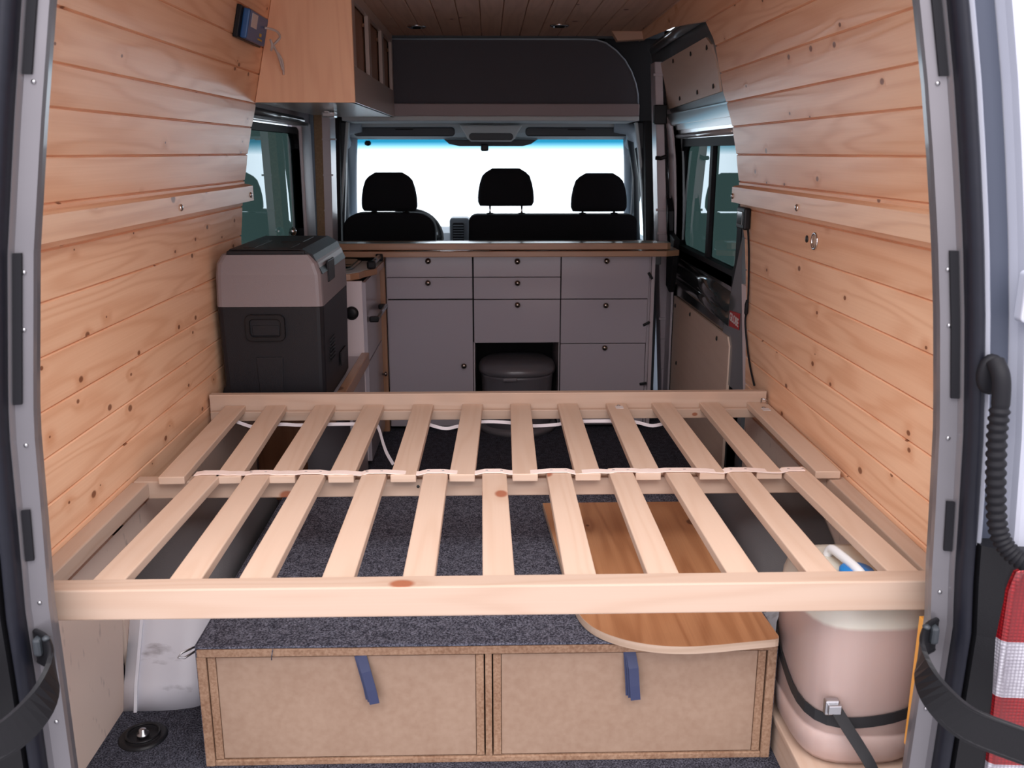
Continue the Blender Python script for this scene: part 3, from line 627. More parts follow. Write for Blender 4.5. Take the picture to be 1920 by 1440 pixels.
far_near = [-.777, -.640, -.509, -.366, -.214, -.070, .085, .240, .389, .548, .690, .836]
far_far = [-.793, -.666, -.515, -.363, -.209, -.055, .095, .243, .396, .540, .691, .842]
for a, b_ in zip(far_near, far_far):
    slat((a+b_)/2, 2.100, 2.742, .5245, -(b_-a)/.64)
nf = [-.690, -.570, -.436, -.286, -.135, .009, .168, .322, .462, .614, .757]
nn_ = [-.707, -.566, -.438, -.285, -.135, .014, .167, .323, .473, .624, .778]
for a, b_ in zip(nn_, nf): slat((a+b_)/2, 1.548, 2.137, .5245, -(b_-a)/.6, .060)
# strap stapled over the slat ends
pts = []; 
for i in range(75):
    x = -.725+i*.0203
    on = min(abs(x-q) for q in nf) < .032
    pts.append((x, 2.121-.008*(x+.7), .5375 if on else .534-.002*math.sin(i)))
m = MB().tube(pts, 0, flat=(.026, .002, (0, 0, 1))); build('retaining_strap', m, 'pink_elastic', bed)
m = MB()
for q in nf[1:]:
    for dx in (-.018, .018): m.box(q+dx-.003, q+dx+.003, 2.121-.008*(q+.7)-.001, 2.121-.008*(q+.7)+.001, .538, .5395, 0)
build('staple', m, 'steel', bed)['kind'] = 'stuff'
for (x, y) in ((.400, 2.70), (.846, 2.665)):
    build('size_label', MB().box(x-.012, x+.012, y-.022, y+.004, .5346, .5354, 0), 'label_white', bed)
    build('slat_screw', MB().lathe([(.006, .5346), (.006, .5358), (.001, .536)], (x, y+.013, 0), 10), 'steel', bed)
m = MB().tube(smooth_path([(.868, 2.715, .535), (.862, 2.705, .55), (.848, 2.71, .553), (.85, 2.72, .54)]), .0025, 6); build('hook', m, 'steel', bed)
for x in (-.44, -.18, .607): build('screw_hole', MB().lathe([(.004, 0), (.004, -.001), (.001, -.0012)], (x, 2.1245, .495), 8, axis=1), 'screw_dark', bed)
# loose elastic ribbon hanging under the rear slats
rb = [(-.776, 2.66, .509), (-.713, 2.66, .488), (-.64, 2.66, .497), (-.583, 2.66, .494), (-.50, 2.66, .496), (-.373, 2.66, .496), (-.345, 2.66, .490), (-.328, 2.66, .43), (-.318, 2.66, .40), (-.300, 2.66, .365)]
m = MB().tube(smooth_path(rb), 0, flat=(.0015, .010, (0, .3, 1)))
setp(build('elastic_ribbon', m, 'white_elastic'), 'white elastic ribbon with a dangling end under the left rear slats', 'ribbon', 'white ribbons under the rear slats')
rb = [(-.22, 2.66, .503), (-.194, 2.66, .495), (-.14, 2.66, .480), (-.097, 2.66, .487), (-.03, 2.66, .500), (.05, 2.66, .498), (.11, 2.66, .487), (.198, 2.66, .489), (.26, 2.66, .499), (.427, 2.66, .498), (.50, 2.66, .484), (.56, 2.66, .50)]
m = MB().tube(smooth_path(rb), 0, flat=(.0015, .010, (0, .3, 1)))
setp(build('elastic_ribbon', m, 'white_elastic'), 'long white elastic ribbon sagging under the right rear slats', 'ribbon', 'white ribbons under the rear slats')

# ------------------------------------------------------------------ platform with two drawers
pf = thing('drawer_platform', 'low carpet-topped chipboard storage box with two drawers on the floor', 'storage box', (0, 2.2, 0))
m = MB()
m.box(-.622, .613, 1.725, 2.70, .266, .284, .002); m.box(-.624, -.604, 1.726, 2.70, 0, .266, .002, 2); m.box(.593, .613, 1.726, 2.70, 0, .266, .002, 2); m.box(-.014, .0, 1.727, 2.70, .014, .266, .001, 2); m.box(-.604, .593, 1.727, 2.70, 0.0, .014, .002)
m.box(-.604, .593, 2.68, 2.70, .014, .266, 0)
build('carcass', m, 'chipboard_edge', pf)
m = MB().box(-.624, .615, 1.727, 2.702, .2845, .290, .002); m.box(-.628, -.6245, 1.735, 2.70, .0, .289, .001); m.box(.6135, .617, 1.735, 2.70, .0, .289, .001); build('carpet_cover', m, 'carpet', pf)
m = MB().tube(smooth_path([(-.31, 1.726, .287), (-.26, 1.722, .294), (-.20, 1.720, .2965), (-.13, 1.722, .293), (-.09, 1.726, .287)]), .0012, 5); build('loose_thread', m, 'carpet', pf)
m = MB().tube(smooth_path([(-.46, 1.72, .287), (-.463, 1.718, .27), (-.464, 1.72, .262)]), .0012, 5); build('loose_thread', m, 'carpet', pf)
for (x0, x1, sx_, lean) in ((-.602, -.017, -.281, .022), (.003, .590, .292, .006)):
    m = MB().box(x0+.018, x1-.018, 1.731, 1.743, .017, .262, .001); dr = build('drawer', m, 'hardboard', pf)
    for q0 in (x0, x1-.017): build('drawer_side', MB().box(q0, q0+.017, 1.729, 2.2, .016, .263, .0015, 2), 'chipboard_edge', dr)
    w2 = .013
    m = MB()
    for (q, yb) in ((0, 1.727), (.004, 1.722), (.008, 1.716)):
        m.tube([(sx_+q*.6, 1.7285, .266), (sx_+lean*.35+q, yb-.003, .235), (sx_+lean*.8+q, yb-.008, .195), (sx_+lean+q*1.2, yb-.010, .168-q*.6)], 0, flat=(.021, .0018, (0, 1, 0)))
    build('pull_strap', m, 'blue_web', dr)
pb = [(-.07, 2.50)]
tb = thing('pine_tabletop', 'loose glued pine tabletop with a rounded corner lying on the carpet', 'tabletop', (.38, 2.1, .291))
poly = [(.152, 2.47)]+[(p.x, p.y) for p in smooth_path([(.182, 1.92, 0), (.190, 1.84, 0), (.204, 1.785, 0), (.232, 1.74, 0), (.28, 1.703, 0), (.34, 1.680, 0), (.405, 1.673, 0), (.47, 1.678, 0)], 4)]+[(.595, 1.697), (.603, 1.701), (.606, 1.710), (.56, 2.47)]
m = MB().prism(poly, 2, .2915, .3095, 0, grain=1); build('board', m, 'pine_board', tb)
# thin paler edge band following the rim
k = len(poly); bm = bmesh.new(); cen = Vector((.38, 2.1, 0))
V0 = [bm.verts.new((p[0]+(p[0]-.38)*.004, p[1]+(p[1]-2.1)*.003, .292)) for p in poly]; V1 = [bm.verts.new((p[0]+(p[0]-.38)*.004, p[1]+(p[1]-2.1)*.003, .309)) for p in poly]
V2 = [bm.verts.new((p[0], p[1], .309)) for p in poly]; V3 = [bm.verts.new((p[0], p[1], .292)) for p in poly]
for A, B in ((V0, V1), (V1, V2), (V2, V3), (V3, V0)):
    for i in range(k): bm.faces.new((A[i], A[(i+1) % k], B[(i+1) % k], B[i]))
bmesh.ops.recalc_face_normals(bm, faces=bm.faces[:]); m = MB(); m.add(bm, 0); build('edge', m, 'plywood_edge', tb)
m = MB().tube([(-.640, 1.78, .262), (-.665, 1.76, .258), (-.672, 1.755, .25), (-.660, 1.76, .246), (-.640, 1.775, .254)], .0025, 6); setp(build('wire_loop', m, 'steel'), 'small wire loop sticking out at the top left of the drawer box', 'wire')
# floor anchor
an = thing('floor_anchor', 'recessed black tie-down anchor with a steel bolt in the floor carpet', 'tie-down', (-.80, 1.83, 0))
m = MB().lathe([(.030, .003), (.046, .007), (.050, .006), (.054, .001), (.054, 0)], (-.80, 1.835, 0), 28); build('dish', m, 'black_plastic', an)
m = MB().tube([(-.80+.036*math.cos(a), 1.835+.036*math.sin(a), .010) for a in [2*math.pi*i/24 for i in range(25)]], .003, 6, caps=False); build('ring', m, 'black_plastic', an)
m = MB().lathe([(.014, .005), (.014, .010), (.008, .012), (.008, .020), (.004, .022)], (-.80, 1.835, 0), 16); build('bolt', m, 'steel', an)

# ------------------------------------------------------------------ wheel arches
def arch(sgn, label):
    t = thing('wheel_arch', label, 'wheel arch', (sgn*.76, 2.3, 0))
    pr = [(1.95, 0), (1.955, .12), (1.98, .24), (2.04, .33), (2.14, .375), (2.5, .375), (2.64, .33), (2.74, .22), (2.80, .1), (2.82, 0)]
    a, b_ = sorted((sgn*.884, sgn*.67))
    rear = [(1.935, 0), (1.955, .06), (2.005, .15), (2.045, .225), (2.055, .235), (2.07, .235), (2.07, 0)]
    m = MB().loft([[(sgn*x, min(y+dy, 2.075), z) for y, z in rear] for x, dy in ((.884, 0), (.80, 0), (.76, .003), (.72, .012), (.69, .03), (.672, .06), (.668, .12))], smooth=True); m.prism([(1.929, 0), (1.949, .06), (1.999, .15), (2.042, .228), (2.055, .228), (2.012, .15), (1.962, .06), (1.942, 0)], 0, min(sgn*.850, sgn*.858), max(sgn*.850, sgn*.858), .001); build('metal_shell', m, 'white_metal', t)
    cov = [(2.05, 0), (2.05, .228), (2.08, .285), (2.14, .335), (2.22, .365), (2.5, .368), (2.62, .33), (2.72, .22), (2.78, .1), (2.80, 0)]
    rings = []
    for q, (e_, dz) in enumerate(((.88, 0), (.76, .0), (.70, -.006), (.665, -.03), (.65, -.08))): rings.append([(sgn*e_, y, max(0, z+dz*(z > .05)) ) for y, z in cov])
    m = MB().loft(rings, smooth=True); build('cover', m, 'arch_cover', t)
arch(-1, 'left wheel arch, white metal with a dark grey cover, below the slats'); arch(1, 'right wheel arch with a dark grey cover below the slats, behind the canister')

# ------------------------------------------------------------------ canister on its step
stp = thing('wooden_step', 'low pine box step on the floor carrying the water canister', 'step', (.76, 1.7, 0))
m = MB().box(.627, .642, 1.505, 1.915, .0, .078, .002, 1); m.box(.642, .883, 1.505, 1.52, .0, .078, .002); m.box(.642, .883, 1.90, 1.915, .0, .078, .002); build('frame', m, 'spruce_raw', stp)
m = MB().box(.622, .884, 1.50, 1.92, .078, .093, .003, 1); build('top', m, 'spruce_raw', stp)
cn = thing('water_canister', 'large translucent water canister half full of amber liquid, right of the drawers', 'canister', (.752, 1.70, .093))
def cring(z, hx, hy, e_=3.4, n_=40, cx=.752, cy=1.70):
    out = []
    for k in range(n_):
        t = 2*math.pi*k/n_; c, s = math.cos(t), math.sin(t); q = (abs(c)**e_+abs(s)**e_)**(-1/e_); out.append((cx+c*q*hx, cy+s*q*hy, z))
    return out
prof = [(.094, .095, .11), (.099, .113, .128), (.115, .124, .140), (.14, .127, .145), (.17, .128, .147), (.172, .126, .145), (.178, .126, .145), (.18, .128, .147), (.40, .128, .147), (.43, .126, .145), (.452, .120, .138), (.466, .108, .122), (.471, .09, .10)]
m = MB().loft([cring(z, a, b_) for z, a, b_ in prof]); build('body', m, 'canister_plastic', cn)
m = MB().tube(smooth_path([(.715, 1.76, .470), (.718, 1.75, .488), (.722, 1.71, .493), (.730, 1.65, .493), (.735, 1.625, .486), (.738, 1.615, .468)]), .010, 10); build('handle', m, 'milky_white', cn)
m = MB().lathe([(.034, .468), (.034, .486), (.030, .490)], (.735, 1.655, 0), 24); build('cap', m, 'cap_blue', cn)
ls = thing('lashing_strap', 'black webbing strap with a metal buckle tied around the water canister', 'strap', (.74, 1.6, .2))
ring = cring(.0, .1295, .1485); P = []
for (x, y, z) in ring:
    P.append((x, y, .262-.055*math.cos(math.atan2(y-1.70, x-.752)+math.pi*.62)+.0))
P.append(P[0]); m = MB()
bm = bmesh.new(); rr_ = []
for (x, y, z) in P:
    nx, ny = (x-.752), (y-1.70); L_ = math.hypot(nx, ny); nx /= L_; ny /= L_
    rr_.append([bm.verts.new(q) for q in ((x, y, z-.012), (x+nx*.002, y+ny*.002, z-.012), (x+nx*.002, y+ny*.002, z+.012), (x, y, z+.012))])
for A, B in zip(rr_, rr_[1:]):
    for i in range(4): bm.faces.new((A[i], A[(i+1) % 4], B[(i+1) % 4], B[i]))
bmesh.ops.recalc_face_normals(bm, faces=bm.faces[:]); m.add(bm, 0); build('webbing', m, 'strap_web', ls)
bz = .243
m = MB().tube(smooth_path([(.672, 1.543, bz+.002), (.692, 1.530, bz-.03), (.715, 1.515, bz-.065), (.735, 1.497, bz-.10), (.752, 1.480, bz-.15), (.765, 1.47, bz-.20)]), 0, flat=(.024, .002, (.3, -1, 0.2))); build('loose_end', m, 'strap_web', ls)
m = MB().box(.652, .680, 1.545, 1.560, bz-.014, bz+.018, .003); m.box(.656, .682, 1.537, 1.548, bz-.008, bz+.012, .002); build('buckle', m, 'steel', ls)
m = MB().box(.790, .835, 1.478, 1.498, .20, .470, .002, 2); setp(build('lit_pine_strip', m, 'lit_pine_orange'), 'upright pine strip behind the right door flange, lit look put into its orange colour', 'batten')  # sliver of lit pine, brightness painted as orange

# ------------------------------------------------------------------ kitchen block at the back
KY = 4.18
kt = thing('kitchen_cabinet', 'grey kitchen cabinet block with drawers and a door facing the rear', 'kitchen cabinet', (.13, 4.4, 0))
m = MB()
m.box(-.473, .742, 4.60, 4.62, .02, .84, 0); m.box(-.473, .742, KY+.02, 4.60, .815, .84, 0)
for x in (-.478, -.082, .326, .740): m.box(x, x+.012, KY+.019, 4.60, .02, .84, .001, 2)
m.box(-.478, -.07, KY+.02, 4.6, .02, .035, 0); m.box(.33, .745, KY+.02, 4.6, .02, .035, 0); m.box(-.07, .33, KY+.02, 4.6, .428, .44, 0)
build('carcass', m, 'kitchen_side', kt)
m = MB().box(.752, .768, KY, 4.62, .02, .84, .001, 2); build('side_panel', m, 'kitchen_side', kt)
m = MB().box(-.472, -.076, KY+.0185, KY+.0188, .03, .838, 0); m.box(.330, .740, KY+.0185, KY+.0188, .03, .838, 0); m.box(-.076, .33, KY+.0185, KY+.0188, .43, .838, 0); m.box(-.07, .325, 4.585, 4.598, .02, .43, 0); build('gap_shade', m, 'gap_dark', kt)  # dark sheets painting the shade between the fronts and in the niche
def front(kind, x0, x1, z0, z1, kx, kz):
    m = MB().box(x0, x1, KY, KY+.018, z0, z1, .0012); o = build(kind, m, 'kitchen_front', kt)
    m = MB().lathe([(.004, 0), (.004, -.009), (.011, -.012), (.0135, -.018), (.011, -.024), (.003, -.027)], (kx, KY, kz), 16, axis=1); build('knob', m, 'brass_knob', o)
front('drawer', -.473, -.079, .741, .838, -.280, .816); front('drawer', -.473, -.079, .640, .738, -.282, .716); front('cabinet_door', -.473, -.079, .024, .634, -.122, .323)
front('drawer', -.072, .329, .741, .838, .129, .813); front('drawer', -.072, .329, .638, .738, .130, .714); front('drawer', -.072, .329, .431, .634, .130, .612)
front('drawer', .334, .742, .638, .838, .540, .814); front('drawer', .334, .738, .427, .634, .541, .608); front('drawer', .334, .735, .03, .423, .541, .407)
for i, (x, z, a) in enumerate(((.745, .745, -1.0), (.735, .52, .5), (.73, .23, .15))):
    T = Matrix.Translation((x, KY-.008, z)) @ Matrix.Rotation(-a, 4, 'Y')
    m = MB().box(-.018, .018, -.006, .006, -.006, .006, .003, mat=T); build('turn_latch', m, 'black_plastic', kt)
m = MB().box(-.513, -.480, KY-.01, KY+.02, .0, .838, .004, 2); post = setp(build('corner_post', m, 'counter_pine'), 'slim brown wooden post in the corner between the two cabinet runs', 'post')
wt = thing('worktop', 'brown wooden worktop over the grey drawer block', 'worktop', (.1, 4.3, .845))
m = MB().prism([(-.90, 4.09), (.80, 4.09), (.865, 4.13), (.865, 4.24), (.84, 4.60), (-.90, 4.60)], 2, .842, .868, .003); build('slab', m, 'counter_pine', wt)
ws = thing('hinged_worktop_leaf', 'long narrow wooden board with a greenish top lying along the front of the kitchen worktop', 'shelf board', (0, 4.4, .88))
m = MB().prism([(-.90, 4.10), (.805, 4.10), (.822, 4.115), (.822, 4.185), (-.90, 4.185)], 2, .873, .902, .003); build('board', m, 'counter_pine', ws)
m = MB().prism([(-.90, 4.103), (.803, 4.103), (.819, 4.118), (.819, 4.183), (-.90, 4.183)], 2, .9021, .9035, 0); build('laminate_top', m, 'leaf_top', ws)
m = MB().tube([(-.4, 4.086, .8705), (.0, 4.086, .8705)], .0025, 6); m.tube([(-.42, 4.088, .8705), (-.10, 4.088, .8705)], .002, 6); build('edge_rod', m, 'chrome', wt)
tl_ = thing('portable_toilet', 'grey portable toilet bucket with lid in the open kitchen niche', 'toilet', (.13, 4.29, 0))
m = MB().lathe([(.13, 0), (.158, .012), (.165, .06), (.163, .12), (.172, .27), (.178, .285)], (.13, 4.25, 0), 36, expo=2.4); build('bucket', m, 'toilet_plastic', tl_)
m = MB().lathe([(.182, .286), (.184, .305), (.176, .325), (.150, .340), (.06, .350), (.01, .351)], (.13, 4.25, 0), 36, expo=2.4); build('lid', m, 'toilet_plastic', tl_)
m = MB().box(.06, .125, 4.055, 4.072, .272, .288, .004); build('clasp', m, 'toilet_base', tl_)
m = MB().lathe([(.192, 0), (.192, .02), (.184, .03), (.16, .03)], (.13, 4.25, 0), 36); build('base_rim', m, 'toilet_base', tl_)
# bracket at the right end of the cabinets
m = MB().box(.768, .84, 4.42, 4.56, .765, .835, .004); m.tube([(.80+.010*math.cos(a), 4.414, .81+.012*math.sin(a)) for a in [2*math.pi*i/16 for i in range(17)]], .002, 6, caps=False)
setp(build('mounting_bracket', m, 'grey_paint'), 'dark metal bracket between the cabinet block and the right door pillar', 'bracket')

# ------------------------------------------------------------------ left run: stove cabinet, bench, cooler
lc = thing('stove_cabinet', 'narrow cabinet run on the left carrying the stove and sink', 'cabinet', (-.7, 3.95, 0))
m = MB().box(-.92, -.515, 3.66, 3.675, .03, .795, .001, 2); build('end_panel', m, 'white_panel', lc); build('bottom_panel', MB().box(-.92, -.515, 3.675, 4.12, .03, .045, 0), 'white_panel', lc)
m = MB().box(-.515, -.500, 3.66, 4.15, .46, .79, .001, 2); dr = build('drawer', m, 'kitchen_front', lc)
m = MB().box(-.515, -.500, 3.66, 4.15, .03, .452, .001, 2); dr2 = build('cabinet_door', m, 'kitchen_front', lc)
m = MB().lathe([(.004, 0), (.004, .009), (.010, .012), (.012, .018), (.003, .024)], (-.500, 4.11, .30), 12, axis=0); build('knob', m, 'brass_knob', dr2)
def handle(parent, x, y0, y1, z):
    for q in (y0, y1): build('handle_mount', MB().box(x, x+.040, q-.012, q+.012, z-.012, z+.012, .006), 'black_plastic', parent)
    m = MB().tube([(x+.034, y0, z+.004), (x+.034, y1, z+.004)], .009, 12); build('handle_bar', m, 'stainless', parent)
handle(dr, -.500, 3.74, 4.06, .625)
m = MB().lathe([(.028, 0), (.028, -.006), (.02, -.012), (.01, -.014)], (-.56, 3.66, .665), 20, axis=1); build('socket', m, 'black_plastic', lc)
m = MB().prism([(-.92, 3.65), (-.60, 3.65), (-.56, 3.66), (-.53, 3.70), (-.515, 3.76), (-.475, 3.85), (-.475, 4.12), (-.475, 4.108), (-.92, 4.108)], 2, .797, .824, .003, grain=1); build('countertop', m, 'counter_pine', lc)
m = MB().prism([(-.91, 3.655), (-.602, 3.655), (-.565, 3.665), (-.535, 3.705), (-.52, 3.765), (-.48, 3.855), (-.48, 4.10), (-.91, 4.10)], 2, .8243, .8258, 0); build('laminate_top', m, 'underside_gloss', lc)
sv = thing('stove', 'built-in stove with a dark glass lid beside the cooler', 'stove', (-.70, 3.9, .826))
m = MB().prism(rrect(-.86, -.565, 3.74, 4.09, .05), 2, .826, .834, .003); build('rim', m, 'stainless', sv)
m = MB().prism(rrect(-.845, -.58, 3.76, 4.075, .045), 2, .835, .840, .001); build('glass_lid', m, 'stove_glass', sv)
m = MB().prism(rrect(-.84, -.585, 3.765, 4.07, .04), 2, .8341, .8345, 0); build('hob', m, 'dark_gloss', sv)
tr_ = thing('towel_bar', 'chrome bar with black ends at the front edge of the stove counter', 'handle bar', (-.49, 3.9, .826))
m = MB().tube([(-.492, 3.82, .846), (-.492, 4.10, .846)], .011, 12); build('bar', m, 'stainless', tr_)
m = MB().box(-.510, -.474, 3.79, 3.82, .826, .860, .008); m.box(-.510, -.474, 4.085, 4.107, .826, .860, .008); build('end_cap', m, 'black_plastic', tr_)

bn = thing('bench', 'low bench box along the left wall that the cooler stands on', 'bench', (-.72, 3.2, 0))
m = MB().box(-.884, -.53, 2.80, 3.655, .470, .486, .001, 1); build('top', m, 'kitchen_side', bn)
m = MB().box(-.527, -.495, 2.80, 3.655, .455, .502, .003, 1); build('edge_rail', m, 'counter_pine', bn)
m = MB().box(-.53, -.518, 3.30, 3.655, .0, .455, .001, 2); m.box(-.884, -.53, 3.60, 3.615, .0, .455, .001, 2); build('side_panel', m, 'kitchen_side', bn)
m = MB().box(-.884, -.70, 3.30, 3.312, .0, .455, .001, 2); build('brown_panel', m, 'brown_laminate', bn)
# cooler
cl = thing('cooler_box', 'big grey and black electric cooler box standing on the left bench', 'cooler', (-.69, 3.12, .487))
X0, X1, YF, YB, Z0, Z1 = -.866, -.530, 2.865, 3.385, .488, .990
def cool_ring(z, inset, ch=.02):
    x0, x1, y0, y1 = X0+inset, X1-inset, YF+inset, YB-inset
    return [(x, y, z) for x, y in rrect(x0, x1, y0, y1, ch, 3)]
m = MB().loft([cool_ring(Z0, .016), cool_ring(Z0+.02, .006), cool_ring(.70, .002), cool_ring(.822, .0)], smooth=False)
body = build('body', m, 'charcoal_plastic', cl)
m = MB()
lowr = cool_ring(.824, -.001)
m.loft([lowr, cool_ring(.93, .002), cool_ring(.945, .006)], smooth=False); 
# faceted shoulder toward the right/back
def shoulder(z, dl, dr, df, db): return [(x, y, z) for x, y in rrect(X0+dl, X1-dr, YF+df, YB-db, .02, 3)]
m = MB().loft([lowr, shoulder(.925, .002, .001, .002, .002), shoulder(.960, .006, .012, .006, .006), shoulder(.987, .022, .034, .012, .012)], smooth=False)
lid = build('lid_shell', m, 'mauve_plastic', cl)
m = MB().prism([(X0+.035, .985), (X0+.05, .998), (X1-.065, .998), (X1-.040, .975), (X1-.012, .925), (X1+.002, .925), (X1-.026, .985), (X1-.06, 1.004), (X0+.05, 1.004)], 1, YF+.02, YB-.02, .003)
m.box(X0+.04, X1-.05, YF+.015, YB-.015, .984, 1.000, .006); build('lid', m, 'charcoal_plastic', cl)
m = MB().box(X0+.08, X0+.12, YF+.06, YF+.30, .9995, 1.006, .003); m.box(X0+.16, X1-.10, YF+.05, YF+.2, 1.0, 1.005, .003); m.box(X0+.16, X1-.10, YF+.25, YF+.45, 1.0, 1.006, .003); build('lid_trim', m, 'charcoal_plastic', cl)
m = MB().box(X1-.004, X1+.004, YF+.12, YF+.24, .885, .955, .003); build('latch', m, 'charcoal_plastic', cl)
# recessed grip on the front face
g = MB()
gx0, gx1, gz0, gz1 = X0+.090, X0+.215, .715, .800
def ringbar_y(mb, o0, o1, y0, y1):
    k = len(o0); bm = bmesh.new(); V = [[bm.verts.new((p[0], y, p[1])) for p in o] for (y, o) in ((y0, o0), (y1, o0), (y1, o1), (y0, o1))]
    for j in range(4):
        A, B = V[j], V[(j+1) % 4]
        for i in range(k): bm.faces.new((A[i], A[(i+1) % k], B[(i+1) % k], B[i]))
    bmesh.ops.recalc_face_normals(bm, faces=bm.faces[:]); bmesh.ops.bevel(bm, geom=bm.edges[:], offset=.0015, segments=1, affect='EDGES'); mb.add(bm, 1)
ringbar_y(g, rrect(gx0, gx1, gz0, gz1, .018), rrect(gx0+.014, gx1-.014, gz0+.014, gz1-.014, .012), YF-.013, YF+.006)
build('grip_frame', g, 'black_plastic', cl)
m = MB().prism(rrect(gx0+.013, gx1-.013, gz0+.012, gz1-.014, .012), 1, YF-.002, YF+.004); m.box(gx0+.02, gx1-.02, YF-.004, YF, gz0+.016, gz0+.05, .003); build('grip', m, 'charcoal_plastic', cl)
m = MB().lathe([(.048, 0), (.048, -.002), (.042, -.004), (.01, -.004)], (X0+.045, YF+.010, .535), 28, axis=1); build('wheel', m, 'black_plastic', cl)
m = MB().prism([(X0+.115, .66), (X0+.20, .66), (X0+.195, .53), (X0+.18, .52), (X0+.135, .52), (X0+.122, .53)], 1, YF-.0015, YF+.004, .001); m.tube([(X0+.13, YF-.002, .527), (X0+.14, YF-.003, .522), (X0+.175, YF-.003, .522), (X0+.183, YF-.002, .527)], .003, 6); build('foot_panel', m, 'charcoal_plastic', cl)
m = MB()
for i in range(7): m.box(X1-.003, X1+.001, YF+.10, YF+.20, .62+i*.012, .625+i*.012, .001)
build('vent', m, 'black_plastic', cl); build('power_inlet', MB().box(X1-.003, X1+.002, YF+.30, YF+.42, .56, .61, .002), 'black_plastic', cl)

# ------------------------------------------------------------------ cab
cs = thing('overhead_shelf', 'dark fabric-backed storage shelf above the cab under the ceiling', 'shelf', (.15, 4.9, 1.47))
arc = [(-.50, 1.537), (.776, 1.537), (.772, 1.59), (.760, 1.64), (.735, 1.70), (.70, 1.755), (.655, 1.80), (.60, 1.838), (.552, 1.852), (.48, 1.855), (-.50, 1.853)]
m = MB().prism(arc, 1, 4.885, 4.91, .004); build('back_panel', m, 'shelf_fabric', cs)
m = MB().tube([(x, 4.885, z) for x, z in arc[1:]], .004, 6); build('piping', m, 'cab_trim', cs)
m = MB().box(-.53, .778, 4.85, 4.895, 1.478, 1.540, .006); build('lip', m, 'shelf_lip', cs)
m = MB().box(-.75, .778, 4.852, 5.45, 1.455, 1.4779, .004); build('underside', m, 'headliner', cs)
# cab shell so that the light only enters through the glass
cb = MB()
cb.box(-.95, .95, 4.90, 5.6, 1.86, 1.9, 0); cb.box(-.95, .95, 5.46, 5.62, 1.465, 1.9, 0)
cb.box(-.95, .95, 4.9, 6.6, -.12, -.05, 0)
struct('wall_front', cb, 'cab_trim_dark')
struct('wall_light_block', MB().box(-.90, .90, 4.82, 4.84, 0, .80, 0), 'gap_dark')  # dark panel added to block bright cab light showing beside the kitchen
m = MB(); 
for s_ in (-1, 1):
    a, b_ = sorted((s_*.90, s_*.95)); m.box(a, b_, 4.9, 6.3, -.05, .80, 0); m.box(a, b_, 4.9, 5.6, 1.40, 1.9, 0); m.box(a, b_, 4.9, 5.10, .8, 1.40, .005)
struct('wall_cab', m, 'cab_trim')
m = MB()
for s_ in (-1, 1):   # door window frame edges in the cab
    m.tube([(s_*.88, 5.06, .80), (s_*.86, 5.06, 1.1), (s_*.83, 5.10, 1.38)], .022, 8)
    m.tube([(s_*.87, 5.35, .80), (s_*.85, 5.35, 1.15), (s_*.81, 5.38, 1.40)], .018, 8)
struct('trim_17', m, 'cab_trim_dark')
for s_, i in ((-1, 2), (1, 3)):
    w_ = thing('window_%d' % i, None, None, (s_*.92, 5.4, .8)); w_['kind'] = 'structure'
    a, b_ = sorted((s_*.925, s_*.929)); m = MB().prism([(5.05, .8), (6.15, .8), (5.60, 1.40), (5.05, 1.40)], 0, a, b_); build('pane', m, 'clear_glass', w_)
# headliner roll, windscreen header, visors
hl = setp(build('headliner', MB().prism([(5.36, 1.455), (5.36, 1.44), (5.40, 1.405), (5.48, 1.385), (5.56, 1.372), (5.60, 1.40), (5.60, 1.455)], 0, -.86, .88, .003, smooth=False), 'headliner'), 'grey roof lining along the top of the windscreen', 'headliner')
for s_, (x0, x1), lab in ((-1, (-.76, -.19), 'dark folded sun visor above the driver seat'), (1, (.21, .79), 'dark folded sun visor above the passenger bench')):
    m = MB().prism(rrect(x0, x1, 1.386, 1.436, .02), 1, 5.33, 5.352, .006); t = build('sun_visor', m, 'cab_trim_dark'); setp(t, lab, 'sun visor')
    c = (x0+x1)/2; m = MB().box(c-.05, c+.05, 5.326, 5.331, 1.420, 1.426, .001); build('label', m, 'gap_dark', t)
for s_ in (-1, 1):
    m = MB().tube(smooth_path([(s_*.72, 5.34, 1.44), (s_*.80, 5.32, 1.425), (s_*.83, 5.38, 1.39), (s_*.84, 5.5, 1.35)]), [.035]*6+[.04]*8+[.04]*5, 12); setp(build('corner_trim', m, 'cab_trim'), 'grey padded corner trim at the %s top of the windscreen' % ('left' if s_ < 0 else 'right'), 'trim')
ic = thing('roof_console', 'rounded grey roof console at the top centre of the windscreen', 'console', (.02, 5.3, 1.37))
m = MB().prism([(-.16, 1.445), (-.13, 1.395), (-.118, 1.372), (-.10, 1.358), (.13, 1.358), (.148, 1.372), (.16, 1.395), (.19, 1.445)], 1, 5.24, 5.42, .008); build('housing', m, 'headliner', ic)
m = MB().prism(rrect(-.108, .138, 1.364, 1.402, .018), 1, 5.232, 5.242, .003); build('lens', m, 'cab_trim_dark', ic)
mi_ = thing('rear_view_mirror', 'dark rear-view mirror mount and sensor at the top of the windscreen', 'mirror', (0, 5.5, 1.33))
m = MB().prism([(-.262, 1.372), (.29, 1.372), (.25, 1.345), (.20, 1.333), (-.17, 1.333), (-.23, 1.345)], 1, 5.52, 5.55, .004); build('shield', m, 'cab_trim_dark', mi_)
m = MB().box(-.045, .0, 5.46, 5.52, 1.305, 1.345, .008); build('stalk', m, 'black_plastic', mi_)
m = MB().lathe([(.004, 0), (.018, .006), (.020, .018), (.012, .03)], (-.71, 5.54, 1.335), 12); setp(build('visor_clip', m, 'black_plastic'), 'tiny black visor clip at the upper left of the windscreen', 'clip')
wsn = thing('window_4', None, None, (0, 5.6, .9)); wsn['kind'] = 'structure'
